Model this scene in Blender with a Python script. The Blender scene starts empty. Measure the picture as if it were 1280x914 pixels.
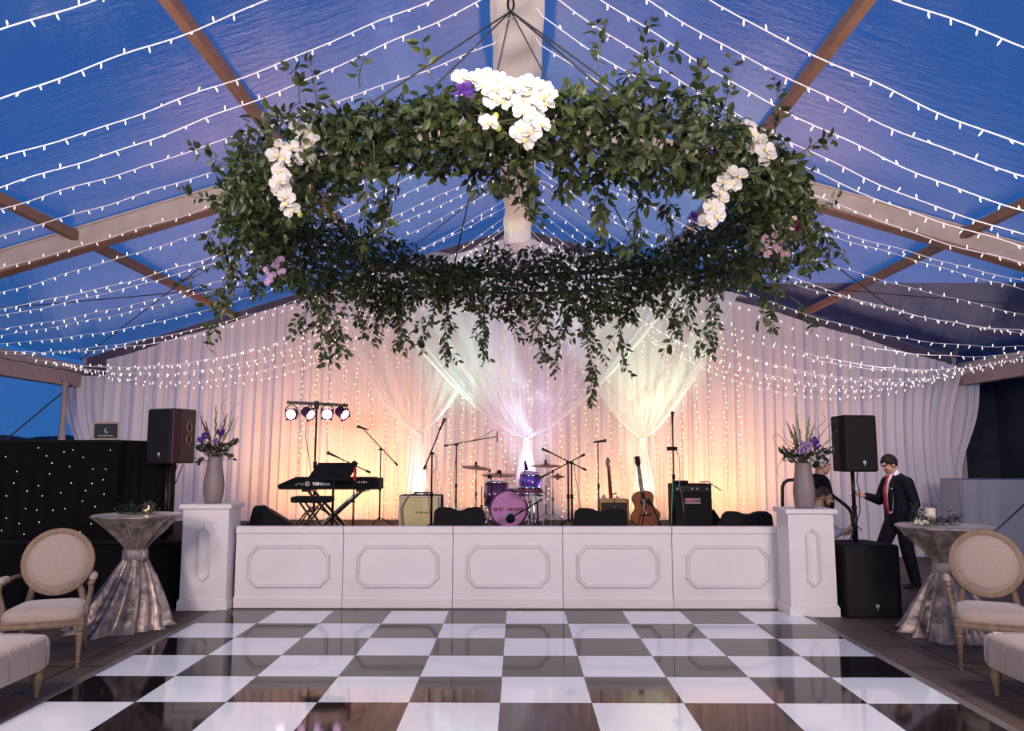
import bpy, bmesh, math, random
from mathutils import Vector, Matrix, Euler, Quaternion

random.seed(11)
C = bpy.context.scene
COL = C.collection
PI = math.pi
sin, cos = math.sin, math.cos

# ------------------------------------------------------------------ camera
FPX, PITCH, YAW, CAMZ = 968.0, 0.1155, -0.0073, 1.637
FW = Vector((sin(YAW) * cos(PITCH), cos(YAW) * cos(PITCH), sin(PITCH)))
RT = Vector((cos(YAW), -sin(YAW), 0))
UP = RT.cross(FW)
cam = bpy.data.cameras.new('camera')
cam.sensor_width = 36
cam.lens = FPX / 1280 * 36
cam.clip_end = 400
co = bpy.data.objects.new('camera', cam)
COL.objects.link(co)
co.matrix_world = Matrix(((RT.x, UP.x, -FW.x, 0), (RT.y, UP.y, -FW.y, 0), (RT.z, UP.z, -FW.z, CAMZ), (0, 0, 0, 1)))
C.camera = co


def at(px, py, Y):
    """point at depth Y (metres ahead of the camera) seen at a pixel of the 1280x914 frame"""
    d = RT * ((px - 640) / FPX) - UP * ((py - 457) / FPX) + FW
    return Vector((0, 0, CAMZ)) + d * (Y / d.y)


# ------------------------------------------------------------------ sky, exposure
C.view_settings.view_transform = 'Standard'
C.view_settings.look = 'None'
C.view_settings.gamma = 1
C.view_settings.exposure = 0.07
C.view_settings.use_curve_mapping = False
C.cycles.transparent_max_bounces = 24
C.cycles.max_bounces = 8
C.cycles.sample_clamp_indirect = 4.0
w = bpy.data.worlds.new('dusk_sky')
C.world = w
w.use_nodes = True
nt = w.node_tree
nt.nodes.clear()
o_ = nt.nodes.new('ShaderNodeOutputWorld')
bg = nt.nodes.new('ShaderNodeBackground')
tc = nt.nodes.new('ShaderNodeTexCoord')
sx = nt.nodes.new('ShaderNodeSeparateXYZ')
rp = nt.nodes.new('ShaderNodeValToRGB')
nt.links.new(tc.outputs['Generated'], sx.inputs[0])
nt.links.new(sx.outputs['Z'], rp.inputs[0])
nt.links.new(rp.outputs[0], bg.inputs[0])
nt.links.new(bg.outputs[0], o_.inputs[0])
e = rp.color_ramp.elements
e[0].position = 0.0
e[0].color = (0.022, 0.12, 0.37, 1)
e[1].position = 0.75
e[1].color = (0.022, 0.098, 0.37, 1)
m_ = e.new(0.25)
m_.color = (0.025, 0.12, 0.42, 1)
bg.inputs[1].default_value = 1.0


def lamp(kind, loc, power, col, size=0.1, aim=None, angle=70, blend=0.6, sy=None):
    l = bpy.data.lights.new('lamp', kind)
    l.energy = power
    l.color = col
    if kind == 'AREA':
        l.shape = 'RECTANGLE'
        l.size = size
        l.size_y = sy or size
    else:
        l.shadow_soft_size = size
    if kind == 'SPOT':
        l.spot_size = math.radians(angle)
        l.spot_blend = blend
    o = bpy.data.objects.new('lamp', l)
    COL.objects.link(o)
    o.location = loc
    if aim is not None:
        o.rotation_euler = (Vector(aim) - Vector(loc)).to_track_quat('-Z', 'Y').to_euler()
    return o


WARM = (1.0, 0.83, 0.76)
# unseen fill lamps added behind the camera and above the dance floor
for y_, p_ in ((-3.5, 640), (0.3, 480), (3.6, 230)):
    for x_ in (-3.9, 3.9):
        lamp('POINT', (x_, y_, 3.0), p_, WARM, 0.3)
# unseen spots added to brighten the flower ring and the ridge drape
lamp('SPOT', (0, 1.2, 2.8), 420, (1, .88, .80), 0.1, (0, 7.0, 5.3), 38, 1)
lamp('SPOT', (0, -1.2, 2.6), 480, (1, .86, .74), 0.1, (0, 5.0, 4.1), 62, 1)
for x_ in (-4.6, 4.6):  # unseen spots added to lift the side curtains
    lamp('SPOT', (x_, 8.9, 2.5), 150, (1, .78, .82), 0.3, (x_ * 1.05, 12.9, 1.8), 110, 1)
# uplights at the foot of the backdrop, behind the tied tails
for x_, p_, c_ in ((-1.60, 130, (1, .95, .90)), (0.16, 190, (.78, .84, 1)), (2.04, 90, (.84, 1, .82))):
    lamp('SPOT', (x_, 12.62, 0.70), p_, c_, 0.05, (x_ + .02, 12.40, 3.4), 62, .9)
lamp('SPOT', (0.16, 11.7, 0.70), 100, (.66, .35, 1), 0.05, (.16, 12.5, 2.1), 55, 1)
lamp('SPOT', (0.30, 11.2, 0.70), 1500, (.70, .88, 1), 0.05, (.30, 12.4, 3.5), 44, 1)
lamp('SPOT', (-.95, 11.4, 0.70), 620, (.45, 1, .74), 0.05, (-.75, 12.5, 3.5), 46, 1)
lamp('SPOT', (2.2, 11.4, 0.70), 540, (.60, 1, .62), 0.05, (2.2, 12.5, 3.3), 50, 1)
for x_ in (-3.5, -2.75, -2.1, -0.75, 1.1, 1.6, 2.75, 3.5):
    q_ = abs(x_ - .4) > 2.2
    lamp('SPOT', (x_, 11.75 if q_ else 12.1, 0.64), 125 if q_ else 50, (1, .47, .15), 0.06, (x_, 12.9, 2.1 if q_ else 1.5), 150 if q_ else 120, 1)

# ------------------------------------------------------------------ materials


def nodes(name):
    m = bpy.data.materials.new(name)
    m.use_nodes = True
    return m, m.node_tree, m.node_tree.nodes['Principled BSDF']


def mat(name, col, rough=0.6, metal=0.0, var=0.0, vscale=8.0, bump=0.0, bscale=40.0, emit=0, ecol=None, coat=0.0, stretch=None, sheen=0, trans=0):
    m, t, b = nodes(name)
    b.inputs['Base Color'].default_value = (*col, 1)
    b.inputs['Roughness'].default_value = rough
    b.inputs['Metallic'].default_value = metal
    b.inputs['Coat Weight'].default_value = coat
    b.inputs['Sheen Weight'].default_value = sheen
    if emit:
        b.inputs['Emission Color'].default_value = (*(ecol or col), 1)
        b.inputs['Emission Strength'].default_value = emit
        m.cycles.emission_sampling = 'NONE'
    if var or bump:
        tc = t.nodes.new('ShaderNodeTexCoord')
        mp = t.nodes.new('ShaderNodeMapping')
        t.links.new(tc.outputs['Object'], mp.inputs[0])
        if stretch:
            mp.inputs['Scale'].default_value = stretch
    if var:
        n = t.nodes.new('ShaderNodeTexNoise')
        n.inputs['Scale'].default_value = vscale
        n.inputs['Detail'].default_value = 4
        r = t.nodes.new('ShaderNodeMapRange')
        r.inputs['From Min'].default_value = .3
        r.inputs['From Max'].default_value = .7
        r.inputs['To Min'].default_value = 1 - var
        r.inputs['To Max'].default_value = 1 + var
        mx = t.nodes.new('ShaderNodeVectorMath')
        mx.operation = 'SCALE'
        mx.inputs[0].default_value = col
        t.links.new(mp.outputs[0], n.inputs['Vector'])
        t.links.new(n.outputs['Fac'], r.inputs[0])
        t.links.new(r.outputs[0], mx.inputs['Scale'])
        t.links.new(mx.outputs[0], b.inputs['Base Color'])
    if bump:
        n = t.nodes.new('ShaderNodeTexNoise')
        n.inputs['Scale'].default_value = bscale
        n.inputs['Detail'].default_value = 3
        bp = t.nodes.new('ShaderNodeBump')
        bp.inputs['Strength'].default_value = bump
        bp.inputs['Distance'].default_value = .01
        t.links.new(mp.outputs[0], n.inputs['Vector'])
        t.links.new(n.outputs['Fac'], bp.inputs['Height'])
        t.links.new(bp.outputs[0], b.inputs['Normal'])
    return m


def cloth_mat(name, col, opacity=1.0, through=0.35):
    """thin fabric: reflects, lets light through, and (sheer) lets the eye through"""
    m = bpy.data.materials.new(name)
    m.use_nodes = True
    t = m.node_tree
    t.nodes.clear()
    out = t.nodes.new('ShaderNodeOutputMaterial')
    d = t.nodes.new('ShaderNodeBsdfDiffuse')
    tr = t.nodes.new('ShaderNodeBsdfTranslucent')
    d.inputs[0].default_value = (*col, 1)
    tr.inputs[0].default_value = (*col, 1)
    mx = t.nodes.new('ShaderNodeMixShader')
    mx.inputs[0].default_value = through
    t.links.new(d.outputs[0], mx.inputs[1])
    t.links.new(tr.outputs[0], mx.inputs[2])
    last = mx
    if opacity < 1:
        tp = t.nodes.new('ShaderNodeBsdfTransparent')
        m2 = t.nodes.new('ShaderNodeMixShader')
        m2.inputs[0].default_value = opacity
        t.links.new(tp.outputs[0], m2.inputs[1])
        t.links.new(mx.outputs[0], m2.inputs[2])
        last = m2
    t.links.new(last.outputs[0], out.inputs[0])
    return m


def vinyl_mat(name, gloss=0.10, haze=0.05, tint=(.93, .95, 1)):
    m = bpy.data.materials.new(name)
    m.use_nodes = True
    t = m.node_tree
    t.nodes.clear()
    N = t.nodes.new
    out = N('ShaderNodeOutputMaterial')
    tp = N('ShaderNodeBsdfTransparent')
    tp.inputs[0].default_value = (*tint, 1)
    gl = N('ShaderNodeBsdfGlossy')
    gl.inputs['Color'].default_value = (1, 1, 1, 1)
    gl.inputs['Roughness'].default_value = .11
    tc = N('ShaderNodeTexCoord')
    mp = N('ShaderNodeMapping')
    mp.inputs['Scale'].default_value = (1.2, 5.0, 1.2)
    n = N('ShaderNodeTexNoise')
    n.inputs['Scale'].default_value = 3.0
    n.inputs['Detail'].default_value = 4
    n.inputs['Roughness'].default_value = .65
    bp = N('ShaderNodeBump')
    bp.inputs['Strength'].default_value = .13
    bp.inputs['Distance'].default_value = .05
    t.links.new(tc.outputs['Object'], mp.inputs[0])
    t.links.new(mp.outputs[0], n.inputs['Vector'])
    t.links.new(n.outputs['Fac'], bp.inputs['Height'])
    t.links.new(bp.outputs[0], gl.inputs['Normal'])
    df = N('ShaderNodeBsdfTranslucent')
    df.inputs[0].default_value = (.8, .78, .85, 1)
    dd = N('ShaderNodeBsdfDiffuse')
    dd.inputs[0].default_value = (.8, .76, .85, 1)
    m0 = N('ShaderNodeMixShader')
    m0.inputs[0].default_value = .6
    t.links.new(df.outputs[0], m0.inputs[1])
    t.links.new(dd.outputs[0], m0.inputs[2])
    m1 = N('ShaderNodeMixShader')
    m1.inputs[0].default_value = haze
    t.links.new(tp.outputs[0], m1.inputs[1])
    t.links.new(m0.outputs[0], m1.inputs[2])
    # the two faces of the sheet reflect by Schlick's law, from either side
    lw = N('ShaderNodeLayerWeight')
    lw.inputs[0].default_value = .5
    pw = N('ShaderNodeMath')
    pw.operation = 'POWER'
    pw.inputs[1].default_value = 5
    ma = N('ShaderNodeMath')
    ma.operation = 'MULTIPLY_ADD'
    ma.inputs[1].default_value = gloss * .20
    ma.inputs[2].default_value = gloss * .04
    ma.use_clamp = True
    t.links.new(lw.outputs['Facing'], pw.inputs[0])
    t.links.new(pw.outputs[0], ma.inputs[0])
    m2 = N('ShaderNodeMixShader')
    t.links.new(ma.outputs[0], m2.inputs[0])
    t.links.new(m1.outputs[0], m2.inputs[1])
    t.links.new(gl.outputs[0], m2.inputs[2])
    t.links.new(m2.outputs[0], out.inputs[0])
    return m


def leaf_mat(name, dark, light, trans=.25):
    m = bpy.data.materials.new(name)
    m.use_nodes = True
    t = m.node_tree
    b = t.nodes['Principled BSDF']
    out = t.nodes['Material Output']
    g = t.nodes.new('ShaderNodeNewGeometry')
    r = t.nodes.new('ShaderNodeValToRGB')
    r.color_ramp.elements[0].color = (*dark, 1)
    r.color_ramp.elements[1].color = (*light, 1)
    t.links.new(g.outputs['Random Per Island'], r.inputs[0])
    t.links.new(r.outputs[0], b.inputs['Base Color'])
    b.inputs['Roughness'].default_value = .42
    tr = t.nodes.new('ShaderNodeBsdfTranslucent')
    t.links.new(r.outputs[0], tr.inputs[0])
    mx = t.nodes.new('ShaderNodeMixShader')
    mx.inputs[0].default_value = trans
    t.links.new(b.outputs[0], mx.inputs[1])
    t.links.new(tr.outputs[0], mx.inputs[2])
    t.links.new(mx.outputs[0], out.inputs[0])
    return m


def floor_mat():
    m, t, b = nodes('brown_floor_panels')
    tc = t.nodes.new('ShaderNodeTexCoord')
    br = t.nodes.new('ShaderNodeTexBrick')
    br.inputs['Color1'].default_value = (.076, .050, .038, 1)
    br.inputs['Color2'].default_value = (.096, .064, .050, 1)
    br.inputs['Mortar'].default_value = (.012, .009, .009, 1)
    br.inputs['Scale'].default_value = 1
    br.inputs['Mortar Size'].default_value = .012
    br.inputs['Brick Width'].default_value = 1.75
    br.inputs['Row Height'].default_value = .70
    br.offset = 0
    n = t.nodes.new('ShaderNodeTexNoise')
    n.inputs['Scale'].default_value = 60
    mx = t.nodes.new('ShaderNodeMix')
    mx.data_type = 'RGBA'
    mx.blend_type = 'MULTIPLY'
    mx.inputs['Factor'].default_value = .5
    t.links.new(tc.outputs['Object'], br.inputs['Vector'])
    t.links.new(tc.outputs['Object'], n.inputs['Vector'])
    t.links.new(br.outputs['Color'], mx.inputs['A'])
    t.links.new(n.outputs['Color'], mx.inputs['B'])
    t.links.new(br.outputs['Color'], b.inputs['Base Color'])
    b.inputs['Roughness'].default_value = .62
    bp = t.nodes.new('ShaderNodeBump')
    bp.inputs['Strength'].default_value = .25
    bp.inputs['Distance'].default_value = .01
    t.links.new(n.outputs['Fac'], bp.inputs['Height'])
    t.links.new(bp.outputs[0], b.inputs['Normal'])
    return m


def weave_mat(name, col, scale=260):
    m, t, b = nodes(name)
    tc = t.nodes.new('ShaderNodeTexCoord')
    n = t.nodes.new('ShaderNodeTexNoise')
    n.inputs['Scale'].default_value = 30
    mp = t.nodes.new('ShaderNodeMapping')
    mp.inputs['Scale'].default_value = (1, 1, 5)
    t.links.new(tc.outputs['Object'], mp.inputs[0])
    t.links.new(mp.outputs[0], n.inputs['Vector'])
    r = t.nodes.new('ShaderNodeValToRGB')
    r.color_ramp.elements[0].color = (*[c * .8 for c in col], 1)
    r.color_ramp.elements[1].color = (*[min(1, c * 1.15) for c in col], 1)
    t.links.new(n.outputs['Fac'], r.inputs[0])
    t.links.new(r.outputs[0], b.inputs['Base Color'])
    b.inputs['Roughness'].default_value = .9
    b.inputs['Sheen Weight'].default_value = .3
    n2 = t.nodes.new('ShaderNodeTexNoise')
    n2.inputs['Scale'].default_value = scale
    bp = t.nodes.new('ShaderNodeBump')
    bp.inputs['Strength'].default_value = .35
    bp.inputs['Distance'].default_value = .004
    t.links.new(tc.outputs['Object'], n2.inputs['Vector'])
    t.links.new(n2.outputs['Fac'], bp.inputs['Height'])
    t.links.new(bp.outputs[0], b.inputs['Normal'])
    return m


M = {}
M['floor'] = floor_mat()
M['tile_white'] = mat('glossy_white_tile', (.74, .79, .84), .07, coat=.3, var=.03, vscale=3, bump=.03, bscale=3)
M['tile_black'] = mat('glossy_black_tile', (.010, .008, .010), .06, bump=.04, bscale=3)
M['trim'] = mat('aluminium_edge', (.22, .19, .19), .45, .3, var=.2, vscale=4)
M['vinyl'] = vinyl_mat('clear_roof_vinyl', 4.0, .006)
M['window_vinyl'] = vinyl_mat('clear_wall_vinyl', .6, .003)
M['beam'] = mat('tent_frame_beam', (.44, .35, .31), .55, 0, var=.12, vscale=5)
M['purlin'] = mat('tent_purlin_beam', (.26, .13, .085), .5, 0, var=.12, vscale=5)
M['ridge_cloth'] = cloth_mat('ridge_cloth', (.84, .77, .73), 1, .08)
M['drape'] = cloth_mat('ivory_drape', (.80, .72, .74), 1, .25)
M['sheer'] = cloth_mat('sheer_drape', (.90, .88, .90), .34, .45)
M['tied_sheer'] = cloth_mat('gathered_sheer', (.90, .88, .90), .8, .5)
M['dark_cloth'] = mat('black_velour', (.006, .0055, .007), .9, var=.15, vscale=3)
M['slate_cloth'] = mat('slate_tent_wall', (.035, .04, .055), .8, var=.25, vscale=2)
M['annex'] = mat('annex_roof_cloth', (.11, .085, .12), .8, var=.25, vscale=2.5, stretch=(3, .4, 1))
M['valance'] = mat('pink_beige_valance', (.40, .30, .27), .7, var=.1)
M['white_paint'] = mat('white_painted_wood', (.72, .67, .68), .38, var=.03, vscale=3)
M['stage_top'] = mat('dark_stage_carpet', (.03, .018, .016), .8, var=.3)
M['black'] = mat('black_plastic', (.011, .010, .0115), .75, var=.2)
M['black_metal'] = mat('black_metal', (.010, .009, .010), .35, .3)
M['grille'] = mat('speaker_grille', (.017, .0155, .0175), .6, bump=.4, bscale=300)
M['chrome'] = mat('chrome', (.75, .72, .74), .15, 1)
M['steel'] = mat('worn_steel', (.38, .36, .36), .3, .9)
M['badge'] = mat('silver_badge', (.75, .72, .75), .35, .6)
M['cable'] = mat('grey_cable', (.045, .04, .042), .6)
M['cord'] = mat('white_light_cord', (.85, .80, .84), .6)
M['bulb'] = mat('mini_bulb', (1, .9, .85), .4, emit=1.9, ecol=(1, .76, .64))
M['far_bulb'] = mat('mini_bulb_warm', (1, .9, .8), .4, emit=2.2, ecol=(1, .80, .58))
M['fairy'] = mat('fairy_bulb', (1, .8, .5), .4, emit=3.6, ecol=(1, .66, .30))
M['star'] = mat('star_led', (1, 1, 1), .4, emit=.55, ecol=(.9, .95, 1))
M['leaf'] = leaf_mat('vine_leaf', (.012, .023, .008), (.078, .108, .028))
M['leaf_dark'] = leaf_mat('bouquet_leaf', (.012, .022, .014), (.05, .075, .04))
M['stem'] = mat('vine_stem', (.05, .055, .02), .7)
M['twig'] = mat('curly_twig', (.11, .06, .05), .8)
M['petal'] = cloth_mat('white_orchid_petal', (.66, .64, .63), 1, .2)
M['lip'] = mat('orchid_lip', (.85, .65, .25), .5)
M['purple_petal'] = cloth_mat('purple_petal', (.14, .06, .34), 1, .2)
M['lilac_petal'] = cloth_mat('lilac_petal', (.50, .32, .58), 1, .2)
M['pink_petal'] = cloth_mat('pink_petal', (.55, .36, .42), 1, .2)
M['plum_petal'] = cloth_mat('plum_petal', (.10, .02, .06), 1, .2)
M['bud'] = mat('green_bud', (.45, .50, .10), .5)
M['glad'] = mat('gladiolus_bud', (.20, .22, .08), .6, var=.2)
M['vase'] = mat('taupe_ceramic', (.22, .17, .16), .55, var=.18, vscale=10, stretch=(1, 1, .2))
M['velvet'] = mat('crushed_velvet', (.26, .20, .175), .33, .45, var=.75, vscale=11, bump=.9, bscale=15, sheen=.2)
M['sash'] = mat('velvet_sash', (.26, .21, .22), .5, .1, var=.25, vscale=14, bump=.3, bscale=30)
M['linen'] = weave_mat('beige_linen', (.30, .237, .205))
M['oak'] = mat('weathered_oak', (.155, .10, .068), .62, var=.28, vscale=14, stretch=(1, 1, .15), bump=.2, bscale=60)
M['brass_leg'] = mat('turned_wood_leg', (.17, .12, .06), .5, var=.25, vscale=12)
M['candle'] = mat('candle_wax', (.80, .72, .60), .5, emit=.12, ecol=(1, .7, .45))
M['flame'] = mat('flame', (1, .7, .3), .4, emit=6, ecol=(1, .55, .2))
M['skin'] = mat('skin', (.42, .24, .17), .5, var=.06)
M['hair'] = mat('dark_hair', (.012, .008, .007), .8, bump=.4, bscale=90)
M['brown_hair'] = mat('short_brown_hair', (.075, .045, .03), .6, bump=.4, bscale=90)
M['suit'] = mat('navy_suit', (.009, .010, .016), .75, var=.15)
M['shirt'] = mat('white_shirt', (.66, .62, .66), .7)
M['grey_shirt'] = mat('pale_grey_shirt', (.34, .33, .40), .75)
M['tee'] = mat('black_tee', (.006, .006, .008), .8)
M['tie'] = mat('red_tie', (.36, .02, .045), .5)
M['shoe'] = mat('black_shoe', (.01, .009, .009), .35)
M['phone'] = mat('phone', (.01, .01, .012), .2)
M['screen'] = mat('lit_phone_screen', (.3, .4, .6), .3, emit=.35, ecol=(.45, .6, .9))
M['frame_wood'] = mat('pale_sign_frame', (.52, .38, .32), .5)
M['board'] = mat('sign_board', (.014, .015, .02), .6)
M['ink'] = mat('white_ink', (.62, .62, .66), .6)
M['gold_grille'] = mat('gold_amp_grille', (.62, .50, .26), .45, .25, bump=.3, bscale=200, var=.08)
M['silver_edge'] = mat('silver_amp_edge', (.50, .44, .44), .4, .5)
M['tweed'] = mat('tan_tweed', (.46, .28, .11), .7, var=.15, vscale=60)
M['brown_grille'] = mat('brown_grille', (.045, .026, .018), .8, bump=.3, bscale=200)
M['spruce'] = mat('guitar_top', (.27, .085, .032), .6, var=.15, vscale=6, stretch=(8, 1, 1))
M['mahogany'] = mat('mahogany', (.10, .038, .02), .7)
M['red_lacquer'] = mat('red_lacquer', (.28, .03, .03), .25, coat=.5)
M['rosewood'] = mat('rosewood', (.02, .011, .009), .75)
M['drum_head'] = mat('drum_head', (.58, .25, .52), .5)
M['drum_plum'] = mat('plum_drum_shell', (.09, .02, .08), .25, .2, coat=.5, var=.35, vscale=14, stretch=(4, 4, .1))
M['drum_violet'] = mat('violet_drum_shell', (.17, .07, .50), .22, .3, coat=.5, var=.35, vscale=14, stretch=(4, 4, .1))
M['snare_red'] = mat('snare_shell', (.19, .035, .045), .3, .2, coat=.4)
M['bronze'] = mat('bronze_cymbal', (.26, .12, .09), .42, .8)
M['red_mark'] = mat('red_lettering', (.55, .04, .06), .5)
M['black_mark'] = mat('black_lettering', (.02, .012, .03), .5)
M['red_grip'] = mat('red_grip', (.55, .02, .03), .4)
M['green_cable'] = mat('green_cable', (.10, .42, .20), .5)
M['plate'] = mat('amp_name_plate', (.42, .30, .28), .4, .2)
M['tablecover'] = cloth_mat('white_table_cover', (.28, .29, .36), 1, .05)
M['par_pink'] = mat('lit_par_lens', (1, .8, 1), .4, emit=2.6, ecol=(1, .62, 1))
M['speaker_side'] = mat('pink_lit_speaker_side', (.045, .016, .018), .5)  # pink light on the black cabinet side, tinted into its colour
M['par_body'] = mat('par_can', (.06, .012, .05), .4)
M['hills'] = mat('night_hills', (.012, .02, .035), .9)
M['rose'] = cloth_mat('cream_rose', (.78, .75, .62), 1, .2)

for k_, v_ in (('black', .12), ('grille', .10), ('spruce', .2), ('mahogany', .2), ('rosewood', .2), ('hair', .2), ('brown_hair', .2), ('drum_head', .2), ('black_metal', .3), ('dark_cloth', .08), ('suit', .1), ('tee', .1), ('par_body', .3), ('slate_cloth', .1), ('annex', .1), ('stage_top', .15), ('tile_black', .26)):
    M[k_].node_tree.nodes['Principled BSDF'].inputs['Specular IOR Level'].default_value = v_


def thin_glass():
    m = bpy.data.materials.new('clear_glass')
    m.use_nodes = True
    t = m.node_tree
    t.nodes.clear()
    out = t.nodes.new('ShaderNodeOutputMaterial')
    tp = t.nodes.new('ShaderNodeBsdfTransparent')
    tp.inputs[0].default_value = (.95, .95, .95, 1)
    gl = t.nodes.new('ShaderNodeBsdfGlossy')
    gl.inputs['Roughness'].default_value = .05
    lw = t.nodes.new('ShaderNodeLayerWeight')
    lw.inputs[0].default_value = .25
    mf = t.nodes.new('ShaderNodeMath')
    mf.operation = 'MULTIPLY'
    mf.inputs[1].default_value = .35
    t.links.new(lw.outputs['Facing'], mf.inputs[0])
    mx = t.nodes.new('ShaderNodeMixShader')
    t.links.new(mf.outputs[0], mx.inputs[0])
    t.links.new(tp.outputs[0], mx.inputs[1])
    t.links.new(gl.outputs[0], mx.inputs[2])
    t.links.new(mx.outputs[0], out.inputs[0])
    return m


M['glass'] = thin_glass()

# ------------------------------------------------------------------ mesh helpers


class MB:
    def __init__(s):
        s.v, s.f, s.mi, s.m = [], [], [], 0

    def add(s, vs, fs):
        o = len(s.v)
        s.v += [tuple(v) for v in vs]
        s.f += [tuple(i + o for i in f) for f in fs]
        s.mi += [s.m] * len(fs)
        return o

    def box(s, a, b):
        x0, y0, z0 = a
        x1, y1, z1 = b
        s.add([(x0, y0, z0), (x1, y0, z0), (x1, y1, z0), (x0, y1, z0), (x0, y0, z1), (x1, y0, z1), (x1, y1, z1), (x0, y1, z1)],
              [(3, 2, 1, 0), (4, 5, 6, 7), (0, 1, 5, 4), (1, 2, 6, 5), (2, 3, 7, 6), (3, 0, 4, 7)])

    def obox(s, c, half, mt):
        """oriented box: centre, half sizes, 3x3 matrix"""
        p = [Vector(c) + mt @ Vector((i * half[0], j * half[1], k * half[2])) for k in (-1, 1) for i, j in ((-1, -1), (1, -1), (1, 1), (-1, 1))]
        s.add(p, [(3, 2, 1, 0), (4, 5, 6, 7), (0, 1, 5, 4), (1, 2, 6, 5), (2, 3, 7, 6), (3, 0, 4, 7)])

    def beam(s, p, q, wd, ht, up=(0, 0, 1)):
        p, q = Vector(p), Vector(q)
        d = (q - p)
        x = d.normalized()
        y = Vector(up).cross(x).normalized()
        z = x.cross(y)
        s.obox((p + q) / 2, (d.length / 2, wd / 2, ht / 2), Matrix((x, y, z)).transposed())

    def tube(s, pts, r, n=8, caps=True, flat=None):
        pts = [Vector(p) for p in pts]
        rs = r if isinstance(r, (list, tuple)) else [r] * len(pts)
        vs = []
        t0 = (pts[1] - pts[0]).normalized()
        a = Vector((0, 0, 1)) if abs(t0.z) < .9 else Vector((1, 0, 0))
        u = t0.cross(a).normalized()
        for i, p in enumerate(pts):
            t = (pts[min(i + 1, len(pts) - 1)] - pts[max(i - 1, 0)])
            if t.length < 1e-9:
                t = t0
            t = t.normalized()
            u = (u - t * u.dot(t))
            u = u.normalized() if u.length > 1e-6 else t.orthogonal().normalized()
            w_ = t.cross(u)
            for k in range(n):
                an = 2 * PI * k / n
                vs.append(p + (u * cos(an) + w_ * sin(an) * (flat or 1)) * rs[i])
        fs = []
        for i in range(len(pts) - 1):
            for k in range(n):
                k2 = (k + 1) % n
                fs.append((i * n + k, i * n + k2, (i + 1) * n + k2, (i + 1) * n + k))
        if caps:
            fs.append(tuple(range(n - 1, -1, -1)))
            L = (len(pts) - 1) * n
            fs.append(tuple(range(L, L + n)))
        s.add(vs, fs)

    def lathe(s, prof, c=(0, 0, 0), n=24, sxy=(1, 1), axis=None, rad=None):
        """prof: (r, z) list; rad(theta, i) multiplies the radius"""
        q = Vector((0, 0, 1)).rotation_difference(Vector(axis)) if axis else None
        vs = []
        for i, (r, z) in enumerate(prof):
            for k in range(n):
                th = 2 * PI * k / n
                rr = r * (rad(th, i) if rad else 1)
                p = Vector((rr * cos(th) * sxy[0], rr * sin(th) * sxy[1], z))
                if q:
                    p = q @ p
                vs.append(p + Vector(c))
        fs = []
        for i in range(len(prof) - 1):
            for k in range(n):
                k2 = (k + 1) % n
                fs.append((i * n + k, i * n + k2, (i + 1) * n + k2, (i + 1) * n + k))
        if prof[0][0] > 1e-6:
            fs.append(tuple(range(n - 1, -1, -1)))
        if prof[-1][0] > 1e-6:
            L = (len(prof) - 1) * n
            fs.append(tuple(range(L, L + n)))
        s.add(vs, fs)

    def ball(s, c, r, nu=12, nv=8, mt=None):
        r = r if isinstance(r, (tuple, list)) else (r, r, r)
        vs, fs = [], []
        for j in range(nv + 1):
            ph = PI * j / nv
            for k in range(nu):
                th = 2 * PI * k / nu
                p = Vector((r[0] * sin(ph) * cos(th), r[1] * sin(ph) * sin(th), -r[2] * cos(ph)))
                if mt:
                    p = mt @ p
                vs.append(p + Vector(c))
        for j in range(nv):
            for k in range(nu):
                k2 = (k + 1) % nu
                fs.append((j * nu + k, j * nu + k2, (j + 1) * nu + k2, (j + 1) * nu + k))
        s.add(vs, fs)

    def prism(s, poly, a, b, fn):
        """poly of (u, v), extruded from a to b; fn(u, v, w) -> point"""
        n = len(poly)
        vs = [fn(u, v, a) for u, v in poly] + [fn(u, v, b) for u, v in poly]
        fs = [tuple(range(n - 1, -1, -1)), tuple(range(n, 2 * n))]
        fs += [(i, (i + 1) % n, n + (i + 1) % n, n + i) for i in range(n)]
        s.add(vs, fs)

    def grid(s, fn, nu, nv):
        vs = [fn(i / nu, j / nv) for j in range(nv + 1) for i in range(nu + 1)]
        fs = [(j * (nu + 1) + i, j * (nu + 1) + i + 1, (j + 1) * (nu + 1) + i + 1, (j + 1) * (nu + 1) + i) for j in range(nv) for i in range(nu)]
        s.add(vs, fs)

    def mesh(s, name, mats, smooth=False):
        me = bpy.data.meshes.new(name)
        me.from_pydata(s.v, [], s.f)
        for m in (mats if isinstance(mats, (list, tuple)) else [mats]):
            me.materials.append(m)
        if isinstance(mats, (list, tuple)) and len(mats) > 1:
            me.polygons.foreach_set('material_index', s.mi)
        if smooth:
            me.polygons.foreach_set('use_smooth', [True] * len(me.polygons))
        bm = bmesh.new()
        bm.from_mesh(me)
        bmesh.ops.recalc_face_normals(bm, faces=bm.faces)
        bm.to_mesh(me)
        bm.free()
        me.update()
        return me

    def build(s, name, mats, parent=None, smooth=False, bevel=0, loc=None):
        me = s.mesh(name, mats, smooth)
        o = bpy.data.objects.new(name, me)
        COL.objects.link(o)
        if parent:
            o.parent = parent
        if loc is not None:
            o.location = loc
        if bevel:
            b = o.modifiers.new('bevel', 'BEVEL')
            b.width = bevel
            b.segments = 2
            b.limit_method = 'ANGLE'
            b.angle_limit = .6
        return o


def tag(o, label, cat, group=None, kind=None):
    o['label'] = label
    o['category'] = cat
    if group:
        o['group'] = group
    if kind:
        o['kind'] = kind
    return o


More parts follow.
